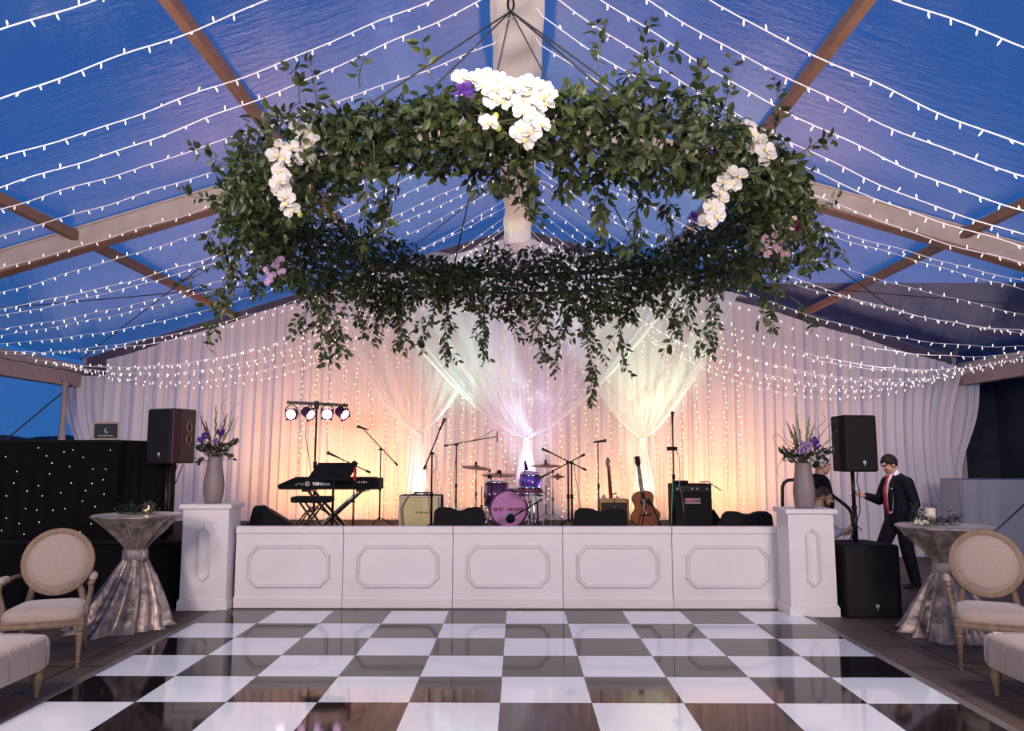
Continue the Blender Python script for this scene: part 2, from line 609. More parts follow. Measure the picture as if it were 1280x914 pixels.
def thing(name, label, cat, loc=(0, 0, 0), rz=0, group=None):
    o = bpy.data.objects.new(name, None)
    o.empty_display_size = .1
    COL.objects.link(o)
    o.location = loc
    o.rotation_euler = (0, 0, rz)
    return tag(o, label, cat, group)


def struct(o):
    o['kind'] = 'structure'
    return o


def link_mesh(name, me, parent, loc=(0, 0, 0), rot=None, scale=None):
    o = bpy.data.objects.new(name, me)
    COL.objects.link(o)
    o.parent = parent
    o.location = loc
    if rot is not None:
        o.rotation_euler = rot
    if scale is not None:
        o.scale = scale
    return o


def copy_tree(o, parent=None):
    c = o.copy()
    COL.objects.link(c)
    if parent:
        c.parent = parent
    for ch in list(o.children):
        copy_tree(ch, c)
    return c


def text(body, size, parent, loc, rot, m, name='lettering', bold=0.0, align='CENTER', shear=0):
    cu = bpy.data.curves.new(name, 'FONT')
    cu.body = body
    cu.size = size
    cu.align_x = align
    cu.align_y = 'CENTER'
    cu.extrude = .001
    cu.offset = bold
    cu.materials.append(m)
    cu.shear = shear
    tmp = bpy.data.objects.new('tmp', cu)
    COL.objects.link(tmp)
    bpy.context.view_layer.update()
    me = bpy.data.meshes.new_from_object(tmp.evaluated_get(bpy.context.evaluated_depsgraph_get()))
    bpy.data.objects.remove(tmp)
    bpy.data.curves.remove(cu)
    o = bpy.data.objects.new(name, me)
    COL.objects.link(o)
    o.parent = parent
    o.location = loc
    o.rotation_euler = rot
    return o


ORD = ['first', 'second', 'third', 'fourth', 'fifth', 'sixth', 'seventh', 'eighth', 'ninth', 'tenth', 'eleventh', 'twelfth', 'thirteenth', 'fourteenth',
       'fifteenth', 'sixteenth', 'seventeenth', 'eighteenth', 'nineteenth', 'twentieth']
ORD += ['twenty-' + a for a in ORD[:9]] + ['thirtieth'] + ['thirty-' + a for a in ORD[:9]] + ['fortieth']

# ------------------------------------------------------------------ tent and ground
ZF = -0.015            # ground beside the dance floor
ZR, SL, HW = 5.5, 0.31, 7.5   # ridge height, roof slope, half width
FRAMES = (-1.7, 3.3, 8.3, 13.3)


def roof(x):
    return ZR - SL * abs(x)


b = MB()
b.box((-22, -8, ZF - .1), (22, 40, ZF))
struct(b.build('floor', M['floor']))

for sgn in (-1, 1):
    b = MB()

    def fn(u, v):
        x = u * 7.62
        y = -4 + v * 17.6
        ph = abs(sin(PI * (y - 3.3) / 5))
        return (sgn * x, y, roof(x) + .14 - .05 * ph * sin(PI * min(1, u)))
    b.grid(fn, 20, 70)
    struct(b.build('ceiling', M['vinyl'], smooth=True))
for y in FRAMES:
    for sgn in (-1, 1):
        b = MB()
        b.beam((0, y, ZR), (sgn * HW, y, roof(HW)), .13, .22)
        b.beam((0, y, ZR + .115), (sgn * HW, y, roof(HW) + .115), .17, .025)
        b.m = 1
        b.beam((0, y, ZR - .125), (sgn * HW, y, roof(HW) - .125), .17, .03)
        struct(b.build('rafter', [M['beam'], M['purlin']], bevel=.006))
        b = MB()
        b.box((sgn * HW - .07, y - .1, ZF), (sgn * HW + .07, y + .1, roof(HW)))
        struct(b.build('tent_post', M['beam'], bevel=.006))
for y0, y1 in zip(FRAMES[:-1], FRAMES[1:]):
    for sgn in (-1, 1):
        for x in (2.42, 4.85):
            b = MB()
            b.beam((sgn * x, y0 + .07, roof(x) + .03), (sgn * x, y1 - .07, roof(x) + .03), .085, .10)
            struct(b.build('purlin', M['purlin'], bevel=.005))
        b = MB()
        b.beam((sgn * HW, y0 + .1, roof(HW) - .07), (sgn * HW, y1 - .1, roof(HW) - .07), .12, .14)
        struct(b.build('eave_beam', M['beam'], bevel=.005))
    b = MB()
    b.beam((0, y0 + .07, ZR + .02), (0, y1 - .07, ZR + .02), .12, .14)
    struct(b.build('ridge_beam', M['beam'], bevel=.005))
# cloth wrapped along the ridge
b = MB()


def fn(u, v):
    y = 2.4 + v * 10.8
    wd = .215 + .018 * sin(y * 2.1) + .01 * sin(y * 5.3 + 1)
    a = (u - .5) * 2
    x = a * wd
    drop = .26 - .10 * abs(a) ** 4 + .018 * sin(y * 9 + a * 1.5) * (1 - a * a) + .03 * sin(PI * ((y - 3.3) % 5) / 5)
    return (x, y, ZR + .02 - drop)


b.grid(fn, 14, 180)
tag(b.build('ridge_drape', M['ridge_cloth'], smooth=True), 'pale cloth swathed along the tent ridge above the flower ring', 'drape')
# wire bracing below the roof skin
for i, (p, q, lab) in enumerate((
        ((-7.2, 8.5, 3.15), (-2.5, 12.6, 4.6), 'thin dark bracing wire crossing the left back roof bay upward from the eave'),
        ((-7.2, 12.6, 3.2), (-2.5, 8.5, 4.6), 'thin dark bracing wire rising from the left back corner to the front rafter'),
        ((7.2, 8.5, 3.15), (2.5, 12.6, 4.6), 'thin dark bracing wire crossing the right back roof bay upward from the eave'),
        ((7.2, 12.6, 3.2), (2.5, 8.5, 4.6), 'thin dark bracing wire rising from the right back corner to the front rafter'),
        ((0, 9.2, 5.2), (-2.2, 12.6, 4.70), 'thin dark wire from the ridge drape toward the left back purlin'),
        ((0, 9.2, 5.2), (2.2, 12.6, 4.70), 'thin dark wire from the ridge drape toward the right back purlin'))):
    b = MB()
    b.tube([p, q], .008, 6)
    tag(b.build('bracing_wire', M['cable']), lab, 'wire', 'roof bracing wires')
b = MB()
b.tube([at(90, 481, 12.75), at(-30, 581, 10.6)], .012, 6)
tag(b.build('bracing_wire', M['cable']), 'dark bracing strap slanting across the clear side window at the left', 'wire', 'roof bracing wires')
# side walls
b = MB()
b.lathe([(.07, ZF), (.08, .8), (.075, 1.7), (.05, 2.2), (.055, 2.85)], (-7.36, 12.5, 0), 16, (.8, 1), rad=lambda th, i: 1 + .06 * sin(5 * th + i))
struct(b.build('tent_post', M['valance'], smooth=True))
b = MB()


def fn(u, v):
    y = 8.3 + u * 5
    return (-HW + .03 * sin(y * 4), y, ZF + v * 2.82)


b.grid(fn, 40, 4)
struct(b.build('window_1', M['window_vinyl'], smooth=True))
b = MB()
b.box((-HW - .05, 8.3, 2.78), (-HW + .1, 13.2, 3.02))
struct(b.build('trim_1', M['valance'], bevel=.01))
b = MB()
b.box((HW - .1, 8.3, 2.80), (HW + .05, 13.2, 3.02))
struct(b.build('trim_2', M['valance'], bevel=.01))
b = MB()


def fn(u, v):
    y = 7.0 + u * 9
    return (8.9 + .04 * sin(y * 3), y, ZF + v * 3.0)


b.grid(fn, 60, 4)
struct(b.build('wall_right', M['slate_cloth'], smooth=True))
b = MB()


def fn(u, v):
    x = 7.6 + u * 8
    return (x, 14.4 + .05 * sin(x * 5), ZF + v * 3.3)


b.grid(fn, 80, 4)
struct(b.build('wall_back', M['slate_cloth'], smooth=True))
b = MB()


def fn(u, v):
    x = 3.6 + u * 13
    s_ = .10 * sin(PI * v)
    return (x, 13.75 + v * 3.0, 3.25 + v * 2.15 - s_ + .02 * sin(x * 7) * (1 - v))


b.grid(fn, 120, 10)
struct(b.build('annex_roof', M['annex'], smooth=True))
# dark hills beyond the clear side wall
b = MB()
n = 130
vs, fs = [], []
for i in range(n + 1):
    y = -10 + i * 2.0
    hgt = 4.4 + .4 * sin(i * .21) + .15 * sin(i * .9) + .10 * sin(i * 2.3)
    vs += [(-60, y, -1), (-62, y, hgt), (-75, y, -1)]
for i in range(n):
    a = i * 3
    fs += [(a, a + 3, a + 4, a + 1), (a + 1, a + 4, a + 5, a + 2)]
b.add(vs, fs)
struct(b.build('hills', M['hills']))
# dark strip standing in for the back rafter's shade, with the left corner's flap
for sgn in (-1, 1):
    b = MB()

    def fn(u, v):
        x = u * 7.4
        sag = (.12 * sin(PI * u) + (.10 * max(0, u - .75) * 4)) * v
        return (sgn * x, 13.16 - .02 * v, roof(x) + .10 - v * .30 - sag)
    b.grid(fn, 40, 3)
    struct(b.build('gable_shade_flap', M['annex'], smooth=True))

# ------------------------------------------------------------------ backdrop
def fold(x):
    return (.021 * sin(x * 36 + 2.5 * sin(x * 1.7)) + .026 * sin(x * 13 + 1.3 + 2 * sin(x * 2.1)) + .009 * sin(x * 71 + 3 * sin(x * 5))) * (1 + .35 * sin(x * 2.9))


b = MB()


def fn(u, v):
    x = -6.92 + u * 14.35
    zt = roof(x) - .10 - .03 * abs(sin(x * 2.2))
    z = zt * (1 - v) + (ZF + .01) * v
    k = .35 + .65 * min(1, v * 2.5)
    xr = x - (.30 * (x / 7.4) ** 8 * sin(PI * min(1, v * 1.15)) if x > 0 else 0)
    return (xr, 12.9 + fold(x + .06 * v) * k, z)


b.grid(fn, 1500, 14)
tag(b.build('backdrop_curtain', M['drape'], smooth=True), 'tall ivory pleated curtain across the whole gable behind the stage', 'curtain')
for sgn, x0, x1, lab in ((-1, -7.72, -6.8, 'narrow pleated curtain in the left back corner above the dark booth'),
                         (1, 7.0, 7.78, 'narrow pleated curtain gathered in the right back corner beside the opening')):
    b = MB()

    def fn(u, v):
        x = x0 + u * (x1 - x0)
        d = (x - (x1 if sgn < 0 else x0))
        pinch = .45 * math.exp(-((v - .55) / .25) ** 2) + .12 * v
        x2 = x - d * pinch
        return (x2, 13.02 + fold(x * 1.3) * .8, (2.98) * (1 - v) + ZF * v)
    b.grid(fn, 90, 20)
    tag(b.build('corner_curtain', M['drape'], smooth=True), lab, 'curtain')

SWAGS = (
    ('left', 522, 540, 1.42, .62, 4.5, 'sheer swag on the left tied above the gold amplifier'),
    ('middle', 658, 548, 2.90, .74, 4.9, 'widest sheer swag tied above the bass drum in the middle of the backdrop'),
    ('right', 803, 548, 1.73, .74, 4.6, 'sheer swag on the right tied above the acoustic guitar'))
for i, (nm, px, py, wd, ex, ztop, lab) in enumerate(SWAGS):
    yb = 12.42 - (.16 if nm == 'middle' else 0)
    tie = at(px, py, yb)
    root = thing('sheer_swag', lab, 'drape', tie, 0, 'tied sheer swags of the backdrop')
    Ht = ztop - tie.z
    b = MB()
    nf = 9 if nm != 'middle' else 13

    def fn(u, v):
        a = (u - .5) * 2
        d = (1 - v)                     # 1 top, 0 tie
        wv = .03 + wd * d ** ex
        lift = 0
        x = a * wv
        z = d * Ht * (1 - .0 * a * a)
        z -= .03 * (a * a) * sin(PI * d)
        z = min(z, roof(tie.x + x) - .16 - tie.z)
        amp = .012 + .06 * d ** .7
        y = amp * sin(a * PI * nf + 1.2 * sin(a * 5)) - .05 * sin(PI * d) + .04 * a * a
        return (x, y, z)
    b.grid(fn, 170, 34)
    b.build('veil', M['sheer'], root, True)
    # bunched hems along both edges of the veil
    for sd in (-1, 1):
        b = MB()

        def fn2(u, v):
            a = sd * (.86 + .14 * u)
            d = (1 - v)
            wv = .03 + wd * d ** ex
            amp = .008 + .02 * d ** .7
            return (a * wv, amp * sin(u * 14) - .05 * sin(PI * d) - .03, min(d * Ht - .03 * (a * a) * sin(PI * d), roof(tie.x + a * wv) - .16 - tie.z))
        b.grid(fn2, 16, 34)
        b.build('gathered_hem', M['tied_sheer'], root, True)
    b = MB()
    Hb = tie.z - .62

    def fn(u, v):
        a = (u - .5) * 2
        wv = .025 + .25 * v ** .75
        return (a * wv, (.008 + .03 * v) * sin(a * PI * 5 + .5), -v * Hb)
    b.grid(fn, 70, 16)
    b.build('tail', M['tied_sheer'], root, True)
    b = MB()
    b.lathe([(.035, -.025), (.042, 0), (.035, .025)], n=16, sxy=(1, .7))
    b.build('tie_band', M['tied_sheer'], root, True)

# fairy-light strands between drape and sheers
SF = 0.60        # stage floor height
xs = []
x = -3.55
while x < 3.75:
    xs.append(x)
    x += random.uniform(.17, .27)
for i, x in enumerate(xs):
    zt = roof(x) - .5 - random.uniform(0, .3)
    zb = SF + .003 if -3.65 < x < 3.3 else ZF + .003
    root = thing('fairy_light_strand', ORD[i] + ' fairy light strand from the left, glowing in front of the ivory backdrop', 'lights', (x, 12.70, zb), 0, 'fairy light strands of the backdrop')
    b = MB()
    pts = [(.012 * sin(z * 6 + i), .01 * cos(z * 5 + i), z) for z in [k * (zt - zb) / 24 for k in range(25)]]
    b.tube(pts, .0018, 4)
    b.build('wire', M['cable'], root)
    b = MB()
    z = .05
    while z < zt - zb:
        b.ball((.012 * sin(z * 6 + i) + random.uniform(-.03, .03), -.012 + random.uniform(-.01, .01), z), .0085, 6, 4)
        z += random.uniform(.07, .12)
    o = b.build('bulbs', M['fairy'], root)
    o['kind'] = 'stuff'

# ------------------------------------------------------------------ string lights under the roof
b = MB()
b.lathe([(.0048, 0), (.0055, -.012), (.0042, -.016)], n=6)
b.m = 1
b.lathe([(.0045, -.015), (.0058, -.022), (.0045, -.033), (.0008, -.043)], n=6)
BULB = b.mesh('bulb', [M['cord'], M['bulb']], True)


def string_z(x, sag):
    t = abs(x) / 7.3
    return ZR - .15 - SL * abs(x) - 4 * sag * t * (1 - t)


LEFT = [(4.3, .25), (4.7, .4), (5.45, .35), (5.72, .42), (6.5, .18), (7.25, .05), (7.9, .1), (8.65, .04), (8.3, .5), (8.9, .35), (9.3, .45), (9.7, .4), (10.0, .55), (10.6, .7), (11.0, .5),
        (11.3, .95), (11.6, 1.05), (11.9, .85), (12.15, 1.15), (12.4, .95), (12.6, 1.2)]
RIGHT = [(4.15, .55), (4.6, .85), (4.95, .85), (5.2, .95), (5.55, .95), (5.95, .85), (6.4, .8), (8.0, .3), (8.6, .12), (9.2, .25), (8.1, .95), (9.7, .45), (9.2, .95), (9.6, 1.05),
         (10.1, 1.2), (10.6, 1.15), (11.0, 1.3), (11.4, 1.2), (11.8, 1.35), (12.1, 1.25), (12.35, 1.45), (12.6, 1.3)]
for side, sgn, lst in (('left', -1, LEFT), ('right', 1, RIGHT)):
    for i, (Y, sag) in enumerate(sorted(lst)):
        root = thing('string_light', '%s string of mini lights from the front under the %s roof slope' % (ORD[i], side), 'string light', (0, Y, ZR - .15), 0, 'string lights on the %s slope' % side)
        ph = random.random() * 6

        def pt(x):
            return Vector((sgn * x, .012 * sin(x * 5 + ph) + .05 * (x / 7.3) ** 2 * (12.9 - Y) * .3, string_z(x, sag) - (ZR - .15) + .006 * sin(x * 9 + ph)))
        b = MB()
        b.tube([Vector((sgn * .05, 0, .09))] + [pt(.2 + 7.1 * k / 60) for k in range(61)] + [Vector((sgn * 7.44, 0, roof(7.44) - .05 - ZR + .15))], .0048 if Y < 9 else .004, 5)
        b.build('cord', M['cord'], root, True)
        x = .3 + random.uniform(0, .1)
        near = Y < 8.2
        bb = MB()
        while x < 7.25:
            p = pt(x)
            ang = random.choice((0, 0, 0, 0, PI)) + random.uniform(-.7, .7)
            tilt = random.uniform(-.6, .6)
            if near:
                o = link_mesh('bulb', BULB, root, p, (ang, tilt, 0))
            else:
                q = Euler((ang, tilt, 0)).to_matrix()
                d = q @ Vector((0, 0, -1))
                bb.tube([p, p + d * .016, p + d * .026, p + d * .045], [.0035, .0052, .0058, .001], 5, True)
            x += random.uniform(.12, .155)
        if not near:
            o = bb.build('bulbs', M['far_bulb'], root)
            o['kind'] = 'stuff'

# ------------------------------------------------------------------ suspended flower ring
RC, RR, RZ = Vector((0.0, 5.35, 3.26)), 1.75, 3.26
ring = thing('flower_ring', 'huge suspended ring of green vines and white orchids over the dance floor', 'chandelier', RC)


def ringp(ph, rho=0, dz=0):
    return Vector(((RR + rho) * cos(ph), (RR + rho) * sin(ph), dz))


b = MB()
b.tube([ringp(2 * PI * k / 64, 0, .05) for k in range(65)], .022, 8, False)
b.tube([ringp(2 * PI * k / 64, 0, -.12) for k in range(65)], .014, 8, False)
for k in range(16):
    b.tube([ringp(2 * PI * k / 16, 0, -.12), ringp(2 * PI * k / 16, 0, .05)], .01, 6)
b.build('hoop', M['cable'], ring, True)


def leaf(b, p, d, nrm, L, W):
    """pointed oval leaf folded along its midrib"""
    d = d.normalized()
    s_ = d.cross(nrm)
    if s_.length < 1e-4:
        s_ = d.orthogonal()
    s_.normalize()
    n = s_.cross(d).normalized()
    c = -.18 * L
    v = [p, p + d * L * .30 + s_ * W * .46 + n * W * .16, p + d * L * .66 + s_ * W * .42 + n * (W * .14 + c * .35), p + d * L + n * c,
         p + d * L * .66 - s_ * W * .42 + n * (W * .14 + c * .35), p + d * L * .30 - s_ * W * .46 + n * W * .16, p + d * L * .33, p + d * L * .68 + n * c * .4]
    b.add(v, [(0, 6, 1), (1, 6, 7, 2), (2, 7, 3), (0, 5, 6), (5, 4, 7, 6), (4, 3, 7)])


def rnd():
    return Vector((random.gauss(0, 1), random.gauss(0, 1), random.gauss(0, 1))).normalized()


b = MB()
for i in range(17500):
    ph = random.uniform(0, 2 * PI)
    a = random.uniform(0, 2 * PI)
    lump = 1 + .22 * sin(ph * 5 + 1) + .16 * sin(ph * 11 + 2)
    r = (.265 + .055 * sin(ph)) * math.sqrt(random.uniform(.12, 1)) * lump
    off = Vector((cos(a) * r * 1.0, 0, sin(a) * r * .92 - .03))
    p = ringp(ph, off.x, off.z) + rnd() * .03
    out = (ringp(ph, 1) - ringp(ph)) * off.x + Vector((0, 0, off.z))
    if out.length < 1e-4:
        out = rnd()
    out.normalize()
    d = (out * .5 + rnd() * .8 + Vector((0, 0, -.35))).normalized()
    L = random.uniform(.045, .080)
    leaf(b, p, d, (out + rnd() * .6).normalized(), L, L * random.uniform(.42, .58))
o = b.build('foliage', M['leaf'], ring)
o['kind'] = 'stuff'


def vine(start, pts_dir, length, droop, name, lean):
    """stem with leaves in twos and threes and a few leafy side shoots"""
    b = MB()

    def shoot(p, d, length, r0, depth):
        p = p.copy()
        d = d.normalized()
        pts = [p.copy()]
        n = max(4, int(length / .034))
        curl = rnd() * .25
        for k in range(n):
            d = (d + droop * .13 + curl * .25 + rnd() * .18).normalized()
            p = p + d * (length / n)
            pts.append(p.copy())
            if depth == 0 and lean > .5 and k < n * .75 and random.random() < .38:
                shoot(p, (d + rnd() * 1.1 + droop * .2), length * random.uniform(.22, .42), r0 * .6, 1)
            if k > 0:
                for q in range(random.choice((1, 2, 2, 3))):
                    s_ = (d.cross(rnd())).normalized()
                    ld = (s_ * .9 + d * .4 + Vector((0, 0, -.45 * lean))).normalized()
                    L = random.uniform(.046, .078)
                    b.m = 0
                    leaf(b, p + s_ * .008, ld, rnd(), L, L * random.uniform(.42, .56))
        b.m = 1
        b.tube(pts, [r0 * (1 - .6 * k / len(pts)) for k in range(len(pts))], 5)
    shoot(start, pts_dir, length, .004, 0)
    return b.build(name, [M['leaf'], M['stem']], ring)


DOWN = Vector((0, 0, -1))
for i in range(90):                      # hanging tendrils, longest on the far half
    ph = random.uniform(0, 2 * PI)
    far = .5 + .5 * sin(ph)
    ln = random.uniform(.16, .34) + random.choice((0, 0, .1, .22)) * (.35 + far)
    st = ringp(ph, random.uniform(-.2, .25), -.12 - random.uniform(0, .1))
    ln *= .6 + .4 * far
    dr = Vector((cos(ph), sin(ph), 0)) * random.uniform(-.4, .9) + DOWN * .8
    vine(st, dr, ln, DOWN, 'trailing_vine', 1)
for px, py, Y, ln in ((735, 405, 6.9, .78), (700, 390, 7.0, .62), (772, 395, 6.8, .5), (415, 370, 5.9, .62), (395, 365, 5.6, .45), (285, 320, 5.1, .62), (300, 310, 5.0, .5), (560, 385, 7.0, .55), (600, 390, 7.05, .5),
                      (900, 350, 5.6, .55), (960, 330, 5.0, .5), (860, 365, 6.2, .5), (500, 370, 6.7, .5)):
    st = at(px, py, Y) - RC
    st.z = max(st.z, -.42)
    vine(st, DOWN + rnd() * .3, ln, DOWN, 'trailing_vine', 1)
UPV = Vector((0, 0, 1))
for px, py, Y, dx, dz, ln in ((375, 130, 4.2, -.1, 1, .33), (395, 140, 4.1, .1, 1, .28), (450, 110, 3.8, -.1, .8, .2), (745, 95, 3.7, .2, 1, .26), (775, 95, 3.8, .6, .6, .3), (800, 100, 3.8, .2, 1, .3),
                             (880, 130, 4.0, -.3, 1, .36), (905, 135, 4.0, .2, 1, .26), (965, 175, 4.3, .5, .8, .34), (990, 200, 4.5, .7, .5, .3), (1000, 250, 4.8, 1, .1, .26), (290, 210, 4.6, -.8, .4, .3),
                             (285, 250, 4.8, -1, .1, .3), (275, 330, 5.2, -1, -.2, .3), (540, 100, 3.6, -.3, .8, .18), (1000, 330, 5.0, 1, 0, .3), (985, 370, 5.2, .8, -.4, .3)):
    st = at(px, py, Y) - RC
    vine(st, Vector((dx, -.1, dz)), ln, Vector((dx, 0, dz)) * .1, 'upright_sprig', .2)
# inner tendrils that hang into the ring's opening
for px, py, Y, ln in ((640, 190, 3.9, .34), (655, 195, 3.95, .36), (625, 190, 3.9, .22), (745, 200, 3.9, .3), (760, 215, 3.95, .38), (800, 225, 4.1, .42), (560, 185, 3.85, .2), (500, 215, 4.0, .3), (480, 230, 4.2, .3), (830, 240, 4.3, .35), (460, 250, 4.4, .3), (590, 185, 3.9, .22), (700, 190, 3.85, .25)):
    vine(at(px, py, Y) - RC, DOWN + rnd() * .25, ln, DOWN, 'trailing_vine', 1)

# orchids
def orchid_mesh(pm, lipm, name):
    b = MB()

    def petal(ang, L, W, cup):
        d = Vector((cos(ang), 0, sin(ang)))
        s_ = Vector((-sin(ang), 0, cos(ang)))
        vs = [Vector((0, 0, 0))]
        prof = ((.25, .55), (.55, 1.0), (.82, .82), (1.0, .25))
        rows = []
        for t, ww in prof:
            for k in (-1, -.5, 0, .5, 1):
                rows.append(d * L * t + s_ * W * .5 * ww * k + Vector((0, -cup * (abs(k) ** 2) * L * .25 - .10 * L * sin(t * PI), 0)))
        fs = []
        for k in range(4):
            fs.append((0, 1 + k, 2 + k))
        for r in range(3):
            for k in range(4):
                a = 1 + r * 5 + k
                fs.append((a, a + 1, a + 6, a + 5))
        b.add(vs + rows, fs)
    for ang in (PI / 2, PI * 1.22, PI * 1.78):
        petal(ang, .046, .036, .5)
    for ang in (.12, PI - .12):
        petal(ang, .050, .058, .7)
    b.m = 1
    b.ball((0, -.012, -.006), (.008, .011, .010), 8, 6)
    return b.mesh(name, [pm, lipm], True)


ORCHID = orchid_mesh(M['petal'], M['lip'], 'orchid_bloom')
LILAC = orchid_mesh(M['lilac_petal'], M['lip'], 'lilac_bloom')
PINK = orchid_mesh(M['pink_petal'], M['lip'], 'pink_bloom')
SPR = [
    ('white orchid spray', 3.80, [(372, 160), (386, 164), (379, 172), (352, 184), (364, 186), (345, 195), (356, 198), (368, 202), (384, 184), (390, 176), (382, 196), (374, 190)]),
    ('white orchid spray', 3.80, [(350, 214), (356, 220), (348, 227), (352, 237), (358, 246), (360, 256), (366, 264)]),
    ('white orchid spray', 3.26, [(576, 97), (590, 100), (601, 97), (613, 98), (624, 101), (634, 106), (606, 108), (618, 112), (630, 118), (618, 124), (630, 128), (640, 112)]),
    ('white orchid spray', 3.22, [(656, 106), (668, 108), (680, 112), (662, 118), (675, 122), (686, 120), (652, 124), (666, 130), (680, 132), (655, 140), (668, 146), (676, 156), (660, 156), (652, 164), (664, 166), (655, 176), (610, 154)]),
    ('white orchid spray', 3.92, [(934, 160), (940, 168), (950, 178), (942, 186), (956, 188), (960, 198)]),
    ('white orchid spray', 3.80, [(912, 216), (924, 222), (916, 230), (906, 228), (898, 240), (900, 250), (892, 260), (894, 270), (884, 278)]),
]
for nm, Y, pts in SPR:
    P0 = at(pts[0][0], pts[0][1], Y) - RC
    b = MB()
    pp = [at(x, y, Y + .05) - RC for x, y in pts]
    pp.sort(key=lambda q: -q.z)
    b.tube(pp, .004, 5)
    sp = b.build('orchid_spray', M['stem'], ring, True)
    for x, y in pts:
        p = at(x, y, Y - random.uniform(0, .05)) - RC
        link_mesh('bloom', ORCHID, sp, p, (random.uniform(-.5, .25), random.uniform(-.8, .8), random.uniform(-.6, .6)), [random.uniform(.92, 1.12)] * 3)
for me, Y, pts in ((LILAC, 4.95, [(333, 338), (340, 345), (336, 352), (345, 332), (350, 325), (352, 340)]),
                   (PINK, 4.7, [(956, 298), (965, 305), (973, 312), (960, 318), (978, 300), (970, 294), (982, 318), (955, 310)]),
                   (PINK, 4.6, [(985, 262), (990, 272), (982, 282), (990, 290)])):
    b = MB()
    b.tube([at(x, y, Y + .06) - RC for x, y in pts[:3]], .004, 5)
    sp = b.build('flower_cluster', M['stem'], ring, True)
    for x, y in pts:
        link_mesh('bloom', me, sp, at(x, y, Y) - RC, (random.uniform(-.5, .3), random.uniform(-.8, .8), random.uniform(-.6, .6)), [.62] * 3)
for m, pts in ((M['purple_petal'], [(578, 114, 3.2), (584, 113, 3.2), (893, 239, 3.95), (890, 186, 4.0), (866, 272, 4.2), (388, 158, 4.0)]),
               (M['plum_petal'], [(647, 122, 3.22), (908, 204, 4.05), (944, 206, 4.2), (372, 186, 4.05), (995, 284, 4.7), (633, 388, 6.8)])):
    for px, py, Y in pts:
        b = MB()
        for k in range(26):
            d = rnd()
            d.y = -abs(d.y)
            leaf(b, d * .008, d, rnd(), .032, .02)
        b.build('purple_bloom' if m == M['purple_petal'] else 'plum_bloom', m, ring, loc=at(px, py, Y) - RC)
b = MB()
for px, py, Y in ((620, 145, 3.3), (623, 160, 3.3), (673, 168, 3.28), (375, 268, 4.05), (352, 204, 4.0)):
    b2 = MB()
    b2.ball((0, 0, 0), (.014, .014, .018), 8, 6)
    b2.build('bud', M['bud'], ring, True, loc=at(px, py, Y) - RC)
# suspension
HK = at(638.5, 14, RC.y) - RC
b = MB()
pts = []
for k in range(17):
    a = 2 * PI * k / 16
    pts.append(HK + Vector((.022 * cos(a), 0, .055 * sin(a) + .055)))
b.tube(pts, .0085, 8, False)
b.build('shackle', M['black_metal'], ring, True)
b = MB()
pts = [HK + Vector((.024 * cos(2 * PI * k / 16), 0, .03 * sin(2 * PI * k / 16) - .035)) for k in range(17)]
b.tube(pts, .005, 6, False)
b.build('ring_link', M['steel'], ring, True)
for k in range(6):
    ph = PI / 6 + k * PI / 3 + .35
    b = MB()
    b.tube([HK, ringp(ph, 0, .05)], .0065, 6)
    b.build('suspension_cable', M['cable'], ring, True)
b = MB()
b.tube([HK + Vector((0, 0, .1)), Vector((HK.x, 0, ZR - .2 - RC.z))], .008, 6)
b.build('hoist_line', M['cable'], ring, True)

# ------------------------------------------------------------------ dance floor
TX, TY, TS = -0.118, 8.43, 0.61
df = thing('dance_floor', 'glossy black and white checkered dance floor in front of the stage', 'dance floor', (0, TY, 0))
b = MB()
for c in range(-5, 5):
    for r in range(10):
        b.m = (c + r) % 2
        x0, y1 = TX + c * TS, -r * TS
        g = .0012
        b.add([(x0 + g, y1 - TS + g, 0), (x0 + TS - g, y1 - TS + g, 0), (x0 + TS - g, y1 - g, 0), (x0 + g, y1 - g, 0)], [(0, 1, 2, 3)])
b.build('checkered_tiles', [M['tile_white'], M['tile_black']], df)
b = MB()
b.box((TX - 5 * TS, -10 * TS, ZF + .001), (TX + 5 * TS, 0, -.0006))
b.build('underlay', M['tile_black'], df)
XL, XR = TX - 5 * TS, TX + 5 * TS
for x, s_ in ((XL, -1), (XR, 1)):
    b = MB()
    b.prism([(0, 0.002), (.025, 0.002), (.095, ZF + .003), (.095, ZF), (0, ZF)], -10 * TS, .02, lambda u, v, w_: (x + s_ * u, w_, v))
    b.build('edge_ramp', M['trim'], df)
b = MB()
b.prism([(0, 0.002), (.02, 0.002), (.05, ZF + .003), (.05, ZF), (0, ZF)], XL, XR, lambda u, v, w_: (w_, u, v))
b.build('edge_ramp', M['trim'], df)

# ------------------------------------------------------------------ stage
b = MB()
b.box((-3.1, 8.76, ZF), (2.785, 9.08, SF))
b.box((-3.7, 9.08, ZF), (3.35, 12.75, SF))
tag(b.build('stage', M['stage_top'], bevel=.01), 'low dark carpeted stage platform behind the white panels', 'stage')


def inset(poly, d):
    n = len(poly)
    out = []
    for i in range(n):
        p0, p1, p2 = Vector(poly[i - 1]), Vector(poly[i]), Vector(poly[(i + 1) % n])
        e1, e2 = (p1 - p0).normalized(), (p2 - p1).normalized()
        n1, n2 = Vector((-e1.y, e1.x)), Vector((-e2.y, e2.x))
        m = (n1 + n2).normalized()
        out.append(p1 + m * (d / max(.3, m.dot(n1))))
    return out


